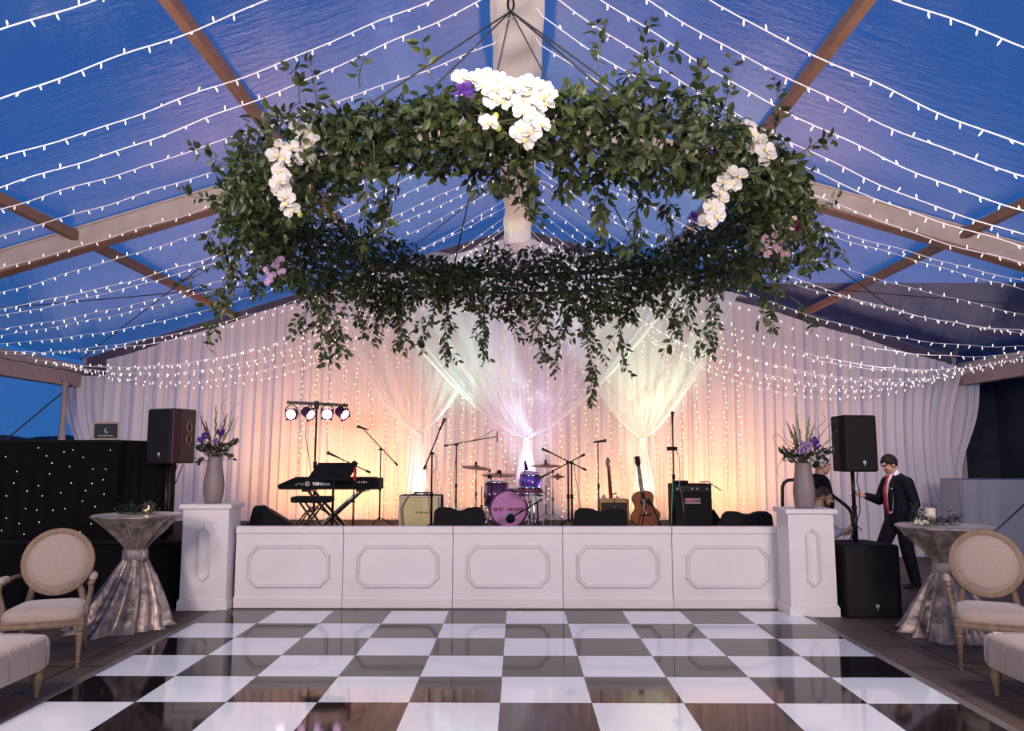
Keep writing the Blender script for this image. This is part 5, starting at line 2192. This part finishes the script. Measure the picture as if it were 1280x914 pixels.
# ------------------------------------------------------------------ oval-back armchairs
def chair(loc, rz, label):
    root = thing('armchair', label, 'chair', loc, rz, 'oval-back armchairs')
    zs, zr = .375, .315
    fw, bw, dp = .30, .255, .27
    # seat rail: rounded trapezoid with a serpentine front
    out = []
    for k in range(13):
        t = k / 12
        x = -fw + 2 * fw * t
        out.append((x, -dp - .025 * sin(PI * t)))
    out += [(bw, dp), (-bw, dp)]
    b = MB()
    b.prism(out, zr, zs, lambda u, v, w_: (u, v, w_))
    b.prism([(u * 1.02, v * 1.02) for u, v in out], zr + .012, zr + .024, lambda u, v, w_: (u, v, w_))
    b.prism([(u * 1.015, v * 1.015) for u, v in out], zs - .014, zs - .004, lambda u, v, w_: (u, v, w_))
    b.build('seat_rail', M['oak'], root, bevel=.006)
    b = MB()
    rows = []
    N = 44
    sup = []
    for k in range(N):
        a = 2 * PI * k / N
        ca, sa = cos(a), sin(a)
        e_ = .42
        ux = math.copysign(abs(ca) ** e_, ca)
        uy = math.copysign(abs(sa) ** e_, sa)
        wv = (fw + bw) / 2 - (fw - bw) / 2 * uy
        sup.append((ux * (wv - .004), uy * (dp + .008) - .008))
    prof = [(1.0, 0), (1.012, .02), (1.0, .045), (.95, .068), (.8, .086), (.5, .098), (.2, .102), (0.001, .103)]
    vs, fs = [], []
    for s_, h in prof:
        vs += [(x * s_, y * s_, zs - .002 + h) for x, y in sup]
    for j in range(len(prof) - 1):
        for k in range(N):
            k2 = (k + 1) % N
            fs.append((j * N + k, j * N + k2, (j + 1) * N + k2, (j + 1) * N + k))
    b.add(vs, fs)
    b.build('seat_cushion', M['linen'], root, True)
    # oval back
    rx, rzz, zc, tl = .250, .252, .757, .16
    bm_ = Matrix.Translation((0, dp + .0, zc)) @ Matrix.Rotation(-tl, 4, 'X')
    b = MB()
    ringp_ = []
    prf = [(-.024, -.010), (-.021, -.026), (-.010, -.016), (.002, -.034), (.012, -.018), (.022, -.030), (.027, -.010), (.025, .024), (-.024, .024)]
    n = 64
    vs, fs = [], []
    for k in range(n):
        a = 2 * PI * k / n
        for (dr, dy) in prf:
            vs.append(bm_ @ Vector(((rx + dr) * cos(a), dy, (rzz + dr) * sin(a))))
    m_ = len(prf)
    for k in range(n):
        for j in range(m_):
            fs.append((k * m_ + j, k * m_ + (j + 1) % m_, ((k + 1) % n) * m_ + (j + 1) % m_, ((k + 1) % n) * m_ + j))
    b.add(vs, fs)
    b.build('back_frame', M['oak'], root, True)
    b = MB()
    prof = [(.90, -.010), (.88, -.024), (.70, -.036), (.4, -.044), (.001, -.047)]
    for sg in (1, -1):
        vs, fs = [], []
        for s_, h in prof:
            vs += [bm_ @ Vector((rx * s_ * cos(2 * PI * k / 48), h * sg * (1 if sg > 0 else .5), rzz * s_ * sin(2 * PI * k / 48))) for k in range(48)]
        for j in range(len(prof) - 1):
            for k in range(48):
                fs.append((j * 48 + k, j * 48 + (k + 1) % 48, (j + 1) * 48 + (k + 1) % 48, (j + 1) * 48 + k))
        b.add(vs, fs)
    o = b.build('back_upholstery', M['linen'], root, True)
    b = MB()
    b.tube([bm_ @ Vector((rx * .90 * cos(2 * PI * k / 48), -.018, rzz * .90 * sin(2 * PI * k / 48))) for k in range(49)], .005, 5, False)
    b.build('piping', M['linen'], o, True)
    for s_ in (-1, 1):
        b = MB()
        top = bm_ @ Vector((s_ * rx * .66, 0, -rzz * .76))
        b.tube([(s_ * bw * .84, dp - .02, zr + .01), (s_ * bw * .80, dp - .01, .42), (s_ * bw * .74, dp + .0, .50), top + Vector((0, 0, .01))], [.030, .027, .026, .028], 10)
        b.build('back_post', M['oak'], root, True)
        # turned front leg
        b = MB()
        b.box((s_ * (fw - .03) - .026, -dp + .005, zr - .02), (s_ * (fw - .03) + .026, -dp + .057, zs + .002))
        b.lathe([(.020, zr - .02), (.028, zr - .035), (.020, zr - .05), (.027, zr - .065), (.023, zr - .09), (.013, .05), (.018, .045), (.018, .03), (.012, .022), (.015, .0)], (s_ * (fw - .03), -dp + .031, 0), 16,
                rad=lambda th, i: 1 + (.05 * cos(8 * th) if i in (4, 5) else 0))
        b.build('leg', M['oak'], root, False)
        b = MB()
        b.tube([(s_ * (bw - .03), dp - .03, zr + .03), (s_ * (bw - .03), dp, .15), (s_ * (bw - .015), dp + .06, 0)], [.024, .02, .014], 10)
        b.build('leg', M['oak'], root, True)
        # arm: rail from the oval, padded elbow, curved support
        st = bm_ @ Vector((s_ * (rx + .02), .0, -.10))
        b = MB()
        b.tube([st, st + Vector((s_ * .035, -.08, -.005)), (s_ * .315, -.02, .645), (s_ * .325, -.14, .640), (s_ * .318, -.185, .630)], [.020, .017, .02, .022, .018], 10)
        b.tube([(s_ * .318, -.165, .632), (s_ * .322, -.155, .58), (s_ * .300, -.12, .48), (s_ * .285, -.135, .38), (s_ * .285, -.15, zr + .02)], [.02, .020, .019, .022, .024], 10)
        b.ball((s_ * .320, -.175, .633), (.026, .03, .022), 12, 8)
        ar = b.build('arm', M['oak'], root, True)
        b = MB()
        b.tube([(s_ * .308, .05, .655), (s_ * .314, .02, .664), (s_ * .322, -.06, .668), (s_ * .324, -.13, .660), (s_ * .322, -.15, .650)], [.012, .026, .029, .026, .012], 12, True)
        b.build('arm_pad', M['linen'], ar, True)
    return root


chair((-3.80, 6.43, ZF), math.radians(20), 'oval-back beige armchair at the left, fully in view in front of the starry booth')
chair((3.79, 6.38, ZF), math.radians(-24), 'oval-back beige armchair at the right beside the velvet cocktail table')
chair((-4.78, 6.35, ZF), math.radians(12), 'oval-back beige armchair cut off by the left picture edge')


def bench(x0, x1, y0, y1, label, legs):
    root = thing('tufted_bench', label, 'bench', ((x0 + x1) / 2, (y0 + y1) / 2, ZF), 0, 'beige tufted benches')
    hx, hy = (x1 - x0) / 2, (y1 - y0) / 2
    z0, z1 = .195, .43
    b = MB()
    nx, ny = 24, 50

    def sup(u, v):
        # soft box: top surface with button dips
        return 0
    vs, fs = [], []
    n = 72
    per = []
    for k in range(n):
        a = 2 * PI * k / n
        ca, sa = cos(a), sin(a)
        per.append((math.copysign(abs(ca) ** .22, ca) * hx, math.copysign(abs(sa) ** .22, sa) * hy))
    prof = [(.90, 0), (.97, .005), (1.0, .03), (1.005, .10), (1.0, .17), (.985, .205), (.95, .228), (.88, .238), (.7, .246), (.4, .25), (.001, .25)]
    for s_, h in prof:
        for x, y in per:
            seam = .985 if (abs(math.sin(y * 9.0)) < .06 and h > .02 and s_ > .9) else 1
            vs.append((x * s_ * seam if s_ > .9 else x - (1 - s_) * x, y * s_ if s_ > .9 else y * s_, z0 + h * (z1 - z0) / .25))
    for j in range(len(prof) - 1):
        for k in range(n):
            fs.append((j * n + k, j * n + (k + 1) % n, (j + 1) * n + (k + 1) % n, (j + 1) * n + k))
    fs.append(tuple(range(n - 1, -1, -1)))
    b.add(vs, fs)
    cu = b.build('cushion', M['linen'], root, True)
    for k in range(-3, 4):
        b = MB()
        yy = k * hy * .28
        pts = [(-hx * 1.004, yy, z0 + .03), (-hx * 1.006, yy, z0 + .17), (-hx * .955, yy, z1 - .018), (-hx * .5, yy, z1 - .002), (hx * .5, yy, z1 - .002), (hx * .955, yy, z1 - .018), (hx * 1.006, yy, z0 + .17), (hx * 1.004, yy, z0 + .03)]
        b.tube(pts, .0035, 5)
        b.build('seam', M['linen'], cu, True)
    for sx in (-1, 1):
        for sy in (-1, 1):
            b = MB()
            b.lathe([(.030, z0 + .005), (.034, z0 - .02), (.024, z0 - .035), (.034, z0 - .05), (.036, z0 - .07), (.022, .05), (.015, .02), (.019, .008), (.015, 0)], (sx * (hx - .07), sy * (hy - .09), 0), 16)
            b.build('leg', M['brass_leg'], root, True)
    return root


bench(-3.80, -3.235, 4.2, 5.60, 'beige linen bench on turned legs at the left edge, nearest the camera', 0)
bench(3.245, 3.81, 4.25, 5.69, 'beige linen bench on turned legs at the right edge, nearest the camera', 0)

# ------------------------------------------------------------------ right side: steps, rail, covered bar
b = MB()
b.box((3.36, 9.0, ZF), (3.63, 9.65, .37))
b.box((3.63, 9.0, ZF), (3.90, 9.65, .19))
tag(b.build('stage_steps', M['stage_top'], bevel=.008), 'dark steps at the right end of the stage behind the pedestal', 'steps')
Y = 9.62
b = MB()
pts = [Vector((at(978, 640, Y).x, Y, SF))] + [at(x, y, Y) for x, y in ((978, 625), (978, 609), (980, 603.5), (985, 600.5), (992, 600), (1008, 601), (1016, 603), (1024, 607), (1056, 631), (1062, 637), (1065, 643), (1066, 652))]
pts.append(Vector((pts[-1].x, Y, ZF)))
b.tube(pts, .021, 10)
tag(b.build('handrail', M['black_metal'], None, True), 'curved black pipe handrail sloping down the steps behind the right vase', 'handrail')
p0, p1 = at(1211, 705, 11.4), at(1300, 600, 11.4)
tb = thing('covered_bar', 'tall bar wrapped in white cloth at the right edge before the dark wall', 'table', ((p0.x + 8.3) / 2, 11.75, ZF))
hw = (8.3 - p0.x) / 2
zt_ = at(1240, 600, 11.4).z - ZF
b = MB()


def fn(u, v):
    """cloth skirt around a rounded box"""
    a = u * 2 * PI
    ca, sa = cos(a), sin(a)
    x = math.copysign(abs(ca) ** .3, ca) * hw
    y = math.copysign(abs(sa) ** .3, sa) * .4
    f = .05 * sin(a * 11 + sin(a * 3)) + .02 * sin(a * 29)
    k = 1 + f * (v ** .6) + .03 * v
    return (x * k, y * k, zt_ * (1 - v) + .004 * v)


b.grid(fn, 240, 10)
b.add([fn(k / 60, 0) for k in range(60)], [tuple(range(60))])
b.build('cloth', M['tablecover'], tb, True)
b = MB()
b.box((-hw * .8, -.3, .02), (hw * .8, .3, zt_ - .03))
b.build('bar_box', M['black'], tb)
b = MB()
b.tube([at(1222, 684, 10.6), at(1290, 622, 10.6)], .012, 6)
tag(b.build('guy_strap', M['cable'], None, True), 'dark strap slanting up across the white covered bar', 'strap')

# ------------------------------------------------------------------ people
def cap(b, p, q, r0, r1):
    b.tube([p, q], [r0, r1], 12)
    b.ball(p, r0, 12, 8)
    b.ball(q, r1, 12, 8)


def limb(b, pts, rs):
    for i in range(len(pts) - 1):
        cap(b, pts[i], pts[i + 1], rs[i], rs[i + 1])


def fuse(o, vox=.010, it=4):
    r = o.modifiers.new('remesh', 'REMESH')
    r.mode = 'VOXEL'
    r.voxel_size = vox
    r.use_smooth_shade = True
    s = o.modifiers.new('smooth', 'SMOOTH')
    s.iterations = it
    s.factor = .5
    return o


def head_into(b, c, R):
    """skull, jaw, nose, ears and brow; faces local -Y before rotation R"""
    T = lambda x, y, z: Vector(c) + R @ Vector((x, y, z))
    b.ball(T(0, .012, .02), (.074, .092, .095), 20, 14, R)
    b.ball(T(0, -.025, -.045), (.056, .062, .062), 16, 12, R)
    b.ball(T(0, -.052, -.088), (.028, .026, .022), 10, 8, R)      # chin
    cap(b, T(0, -.082, .012), T(0, -.104, -.020), .010, .014)     # nose
    b.ball(T(0, -.079, .030), (.052, .018, .012), 12, 8, R)       # brow
    b.ball(T(0, -.080, -.055), (.024, .014, .009), 10, 6, R)      # lips
    for s_ in (-1, 1):
        b.ball(T(s_ * .075, .012, -.008), (.010, .020, .032), 10, 8, R)
        b.ball(T(s_ * .036, -.068, -.022), (.022, .016, .018), 8, 6, R)


def hair_on(parent, c, R, m, low=.02, thick=1.07, back=-.06):
    """cap of hair: the skull's upper and rear part, swollen a little"""
    b = MB()
    nu, nv = 56, 36
    vs, fs, keep = [], [], {}
    for j in range(nv + 1):
        ph = PI * j / nv
        for k in range(nu):
            th = 2 * PI * k / nu
            d = Vector((sin(ph) * cos(th), sin(ph) * sin(th), -cos(ph)))
            bump_ = thick + .035 * sin(th * 7 + ph * 9) * sin(ph) + .02 * sin(th * 13)
            p = Vector((.074 * d.x, .092 * d.y + .012, .095 * d.z + .02)) * 1.0
            p = Vector((.074 * d.x * bump_, .092 * d.y * bump_ + .014, .095 * d.z * bump_ + .022))
            vs.append(Vector(c) + R @ p)
            front = -d.y
            lim = low + .085 * front if front > 0 else low + back * (-front)
            lim += .010 * sin(th * 9) + .006 * sin(th * 17) - (.018 if abs(d.x) > .6 and front > .1 else 0)
            keep[j * nu + k] = p.z - .02 > lim
    for j in range(nv):
        for k in range(nu):
            k2 = (k + 1) % nu
            f = (j * nu + k, j * nu + k2, (j + 1) * nu + k2, (j + 1) * nu + k)
            if all(keep[i] for i in f):
                fs.append(f)
    b.add(vs, fs)
    o = b.build('hair', m, parent, True)
    s = o.modifiers.new('solid', 'SOLIDIFY')
    s.thickness = .012
    s.offset = -1
    return o


def face_marks(parent, c, R):
    T = lambda x, y, z: Vector(c) + R @ Vector((x, y, z))
    for s_ in (-1, 1):
        b = MB()
        b.ball(T(s_ * .033, -.0800, .006), (.007, .006, .0045), 8, 6, R)
        b.build('eye', M['hair'], parent, True)
        b = MB()
        b.tube([T(s_ * .016, -.098, .030), T(s_ * .036, -.094, .036), T(s_ * .052, -.080, .028)], .0022, 5)
        b.build('eyebrow', M['hair'], parent, True)


def hand_into(b, w_, d, palm_n, side, L=.17, curl=.5):
    """palm, four unequal bent fingers and a thumb; w_ wrist, d pointing direction, palm_n palm normal"""
    d = Vector(d).normalized()
    n = Vector(palm_n)
    n = (n - d * n.dot(d)).normalized()
    s_ = d.cross(n) * side
    w_ = Vector(w_)
    pl = L * .5
    for k in (-1.5, -.5, .5, 1.5):
        cap(b, w_ + s_ * k * .010, w_ + d * pl + s_ * k * .019, .016, .0115)
    for k, ln in ((-1.5, .78), (-.5, .95), (.5, 1.0), (1.5, .88)):
        p0 = w_ + d * pl + s_ * k * .019
        l_ = L * .5 * ln
        d1 = (d * cos(curl * .7) + n * sin(curl * .7))
        d2 = (d * cos(curl * 1.7) + n * sin(curl * 1.7))
        d3 = (d * cos(curl * 2.5) + n * sin(curl * 2.5))
        p1 = p0 + d1 * l_ * .45
        p2 = p1 + d2 * l_ * .32
        limb(b, [p0, p1, p2, p2 + d3 * l_ * .23], [.0098, .0090, .0082, .0070])
    t0 = w_ + d * pl * .25 + s_ * .026
    t1 = t0 + (d * .6 + s_ * .55 + n * .35).normalized() * .036
    t2 = t1 + (d * .8 + s_ * .1 + n * .6).normalized() * .030
    limb(b, [t0, t1, t2], [.014, .0115, .009])


V = Vector
# man in the navy suit
RZ1 = math.radians(-80)
M1X = 4.83
m1 = thing('person', 'person in a navy suit and red tie standing at the right, looking at a phone', 'person', (M1X, 10.05, ZF), RZ1)
HR_ = Matrix.Rotation(.42, 3, 'X')
hc = V((0, -.075, 1.535))
lh, rh = V((.25, -.04, .80)), V((-.14, -.365, 1.135))
b = MB()
head_into(b, hc, HR_)
cap(b, V((0, .01, 1.36)), hc + V((0, .035, -.06)), .062, .056)
limb(b, [V((0, .02, 1.28)), V((0, .01, 1.05)), V((0, .01, .90))], [.12, .115, .12])
for s_ in (-1, 1):
    cap(b, V((0, .02, 1.33)), V((s_ * .15, .02, 1.33)), .07, .06)
limb(b, [V((.185, .03, 1.32)), V((.245, .07, 1.06)), lh], [.05, .04, .028])
limb(b, [V((-.185, .02, 1.32)), V((-.225, -.08, 1.08)), rh], [.05, .04, .028])
limb(b, [V((.085, .01, .86)), V((.10, .04, .46)), V((.10, .13, .08))], [.075, .055, .038])
limb(b, [V((-.085, .01, .86)), V((-.10, -.17, .48)), V((-.10, -.16, .08))], [.075, .055, .038])
hand_into(b, rh, (-.05, -1, .30), (.75, .1, .65), 1, .165, .55)
hand_into(b, lh, (0, -.05, -1), (-1, -.2, 0), -1, .165, .45)
fuse(b.build('body', M['skin'], m1, True), .0065, 3)
face_marks(m1, hc, HR_)
hair_on(m1, hc, HR_, M['hair'], -.036, 1.15, -.075)
b = MB()
limb(b, [V((0, .035, 1.30)), V((0, .03, 1.08)), V((0, .03, .92)), V((0, .035, .80))], [.135, .140, .14, .145])
for s_ in (-1, 1):
    cap(b, V((s_ * .05, .03, 1.33)), V((s_ * .165, .025, 1.315)), .085, .078)
    cap(b, V((s_ * .07, .03, 1.25)), V((s_ * .07, .02, .84)), .12, .13)
limb(b, [V((.19, .03, 1.31)), V((.255, .075, 1.05)), V((.252, -.02, .85))], [.078, .064, .05])
limb(b, [V((-.19, .02, 1.31)), V((-.235, -.08, 1.07)), rh + V((0, .05, -.005))], [.078, .064, .048])
fuse(b.build('suit_jacket', M['suit'], m1, True), .012, 5)
b = MB()
limb(b, [V((0, -.03, 1.33)), V((0, -.054, 1.18)), V((0, -.052, 1.0)), V((0, -.03, .90))], [.084, .090, .088, .085])
cap(b, V((0, .01, 1.37)), V((0, -.01, 1.425)), .070, .066)
fuse(b.build('shirt', M['shirt'], m1, True), .010, 4)
b = MB()
pts = [V((0, -.086, 1.395)), V((0, -.112, 1.36)), V((0, -.152, 1.22)), V((0, -.154, 1.05)), V((0, -.140, .90))]
b.tube(pts, [.022, .020, .030, .038, .034], 8, True, .28)
b.ball((0, -.110, 1.39), (.022, .016, .022), 10, 8)
b.build('tie', M['tie'], m1, True)
for s_ in (-1, 1):
    b = MB()
    pts = [V((s_ * .055, -.055, 1.405)), V((s_ * .080, -.105, 1.30)), V((s_ * .075, -.130, 1.15)), V((s_ * .06, -.130, .95))]
    b.tube(pts, [.012, .036, .036, .022], 8, True, .35)
    b.build('lapel', M['suit'], m1, True)
b = MB()
b.ball((.098, -.125, 1.235), (.022, .010, .008), 8, 6)
b.build('pocket_square', M['shirt'], m1, True)
b = MB()
limb(b, [V((0, .02, .90)), V((0, .02, .82))], [.145, .14])
limb(b, [V((.08, .02, .84)), V((.10, .045, .47)), V((.10, .13, .10))], [.105, .082, .068])
limb(b, [V((-.08, .01, .84)), V((-.10, -.17, .48)), V((-.10, -.155, .10))], [.105, .082, .068])
fuse(b.build('trousers', M['suit'], m1, True), .012, 5)
for p in (V((.10, .13, 0)), V((-.10, -.155, 0))):
    b = MB()
    b.ball(p + V((0, .02, .045)), (.042, .06, .045), 12, 8)
    b.ball(p + V((0, -.09, .032)), (.045, .10, .034), 14, 8)
    fuse(b.build('shoe', M['shoe'], m1, True), .010, 3)
ph = thing('phone', 'black phone held up by the person in the navy suit', 'phone', (0, 0, 0))
ph_p = Matrix.Translation(m1.location) @ Matrix.Rotation(RZ1, 4, 'Z') @ (rh + V((-.02, -.115, .055)))
ph.location = ph_p
ph.rotation_euler = (.75, 0, RZ1)
b = MB()
b.box((-.035, -.072, -.004), (.035, .072, .004))
b.build('case', M['phone'], ph, bevel=.004)
b = MB()
b.box((-.032, -.066, .0035), (.032, .066, .005))
b.build('screen', M['screen'], ph)

# man in the black T-shirt behind the vase
RZ2 = math.radians(74)
m2p = at(1024, 582, 9.98)
m2 = thing('person', 'person in a black T-shirt standing behind the right vase, facing right', 'person', (m2p.x, 9.98, ZF), RZ2)
I3 = Matrix.Rotation(.08, 3, 'X')
dz = 0.0
hc = V((0, -.035, 1.520))
b = MB()
head_into(b, hc, I3)
cap(b, V((0, .01, 1.33)), hc + V((0, .03, -.06)), .062, .058)
limb(b, [V((0, .02, 1.26)), V((0, .01, 1.03)), V((0, .01, .88))], [.125, .13, .13])
for s_ in (-1, 1):
    cap(b, V((0, .02, 1.31)), V((s_ * .16, .02, 1.30)), .075, .062)
    wr = V((s_ * .24, -.10, .80))
    limb(b, [V((s_ * .19, .02, 1.29)), V((s_ * .245, .04, 1.03)), wr], [.054, .042, .028])
    hand_into(b, wr, (0, -.2, -1), (-s_, 0, 0), -s_, .165, .45)
    limb(b, [V((s_ * .085, .01, .84)), V((s_ * .10, 0, .46)), V((s_ * .10, .03, .08))], [.078, .056, .038])
fuse(b.build('body', M['skin'], m2, True), .007, 3)
face_marks(m2, hc, I3)
hair_on(m2, hc, I3, M['hair'], -.012, 1.13, -.06)
b = MB()
limb(b, [V((0, .02, 1.28)), V((0, .0, 1.08)), V((0, .01, .86))], [.15, .165, .155])
for s_ in (-1, 1):
    cap(b, V((0, .02, 1.315)), V((s_ * .17, .02, 1.29)), .088, .076)
    limb(b, [V((s_ * .19, .02, 1.28)), V((s_ * .232, .035, 1.10))], [.074, .068])
fuse(b.build('t_shirt', M['tee'], m2, True), .012, 5)
b = MB()
limb(b, [V((0, .02, .88)), V((0, .02, .80))], [.145, .14])
for s_ in (-1, 1):
    limb(b, [V((s_ * .08, .02, .82)), V((s_ * .10, 0, .46)), V((s_ * .10, .03, .10))], [.105, .08, .066])
fuse(b.build('trousers', M['suit'], m2, True), .012, 5)
for s_ in (-1, 1):
    b = MB()
    b.ball(V((s_ * .10, .05, .045)), (.042, .06, .045), 12, 8)
    b.ball(V((s_ * .10, -.06, .032)), (.045, .10, .034), 14, 8)
    fuse(b.build('shoe', M['shoe'], m2, True), .010, 3)

# seated man on the steps
RZ3 = math.radians(80)
m3p = at(1029, 622, 9.30)
m3 = thing('person', 'bearded person in a pale grey shirt sitting on the stage steps with a phone', 'person', (3.47, 9.30, ZF), RZ3)
R3 = Matrix.Rotation(.30, 3, 'X')
hc = V((0, -(m3p.x - 3.47), m3p.z - ZF))
hip = V((0, 0, .52))
sh = hc + V((0, .12, -.22))
rh3 = V((-.05, -.36, .785))
b = MB()
head_into(b, hc, R3)
cap(b, sh + V((0, 0, .02)), hc + V((0, .03, -.06)), .064, .06)
limb(b, [sh, (sh + hip) / 2 + V((0, .05, 0)), hip], [.12, .125, .13])
for s_ in (-1, 1):
    cap(b, sh, sh + V((s_ * .155, 0, -.02)), .075, .062)
    kn = V((s_ * .13, -.40, .50))
    limb(b, [hip + V((s_ * .09, 0, 0)), kn, V((s_ * .12, -.44, .10))], [.08, .058, .038])
limb(b, [sh + V((.18, 0, -.03)), V((.22, -.12, .72)), V((.08, -.33, .74))], [.052, .04, .028])
limb(b, [sh + V((-.18, 0, -.03)), V((-.22, -.12, .72)), rh3], [.052, .04, .028])
hand_into(b, rh3, (.1, -1, .25), (.6, 0, .8), 1, .165, .55)
hand_into(b, V((.08, -.33, .74)), (-.3, -1, .1), (-.6, 0, .8), -1, .165, .6)
fuse(b.build('body', M['skin'], m3, True), .007, 3)
face_marks(m3, hc, R3)
hair_on(m3, hc, R3, M['brown_hair'], -.005, 1.07, -.06)
b = MB()
T3 = lambda x, y, z: hc + R3 @ V((x, y, z))
b.ball(T3(0, -.048, -.078), (.050, .046, .034), 14, 10, R3)
for s_ in (-1, 1):
    cap(b, T3(s_ * .064, -.005, -.04), T3(s_ * .045, -.04, -.078), .016, .02)
fuse(b.build('beard', M['brown_hair'], m3, True), .008, 3)
b = MB()
limb(b, [sh + V((0, .01, .0)), (sh + hip) / 2 + V((0, .055, 0)), hip + V((0, .02, .02))], [.14, .155, .155])
for s_ in (-1, 1):
    cap(b, sh + V((0, .01, 0)), sh + V((s_ * .16, .01, -.03)), .085, .076)
limb(b, [sh + V((.18, 0, -.03)), V((.225, -.12, .72)), V((.12, -.27, .735))], [.072, .06, .048])
limb(b, [sh + V((-.18, 0, -.03)), V((-.225, -.12, .72)), rh3 + V((-.05, .08, -.01))], [.072, .06, .048])
fuse(b.build('shirt', M['grey_shirt'], m3, True), .012, 5)
b = MB()
limb(b, [hip + V((-.06, .03, -.02)), hip + V((.06, .03, -.02))], [.13, .13])
for s_ in (-1, 1):
    limb(b, [hip + V((s_ * .09, 0, -.01)), V((s_ * .13, -.40, .50)), V((s_ * .12, -.44, .12))], [.11, .085, .066])
fuse(b.build('trousers', M['suit'], m3, True), .012, 5)
for s_ in (-1, 1):
    b = MB()
    b.ball(V((s_ * .12, -.43, .045)), (.042, .06, .045), 12, 8)
    b.ball(V((s_ * .12, -.54, .032)), (.045, .10, .034), 14, 8)
    fuse(b.build('shoe', M['shoe'], m3, True), .010, 3)
ph = thing('phone', 'phone with a glowing screen in the hand of the seated person', 'phone')
ph.location = Matrix.Translation(m3.location) @ Matrix.Rotation(RZ3, 4, 'Z') @ (rh3 + V((.015, -.125, .05)))
ph.rotation_euler = (.7, 0, RZ3)
b = MB()
b.box((-.035, -.072, -.004), (.035, .072, .004))
b.build('case', M['phone'], ph, bevel=.004)
b = MB()
b.box((-.032, -.066, .0035), (.032, .066, .005))
b.build('screen', M['screen'], ph)
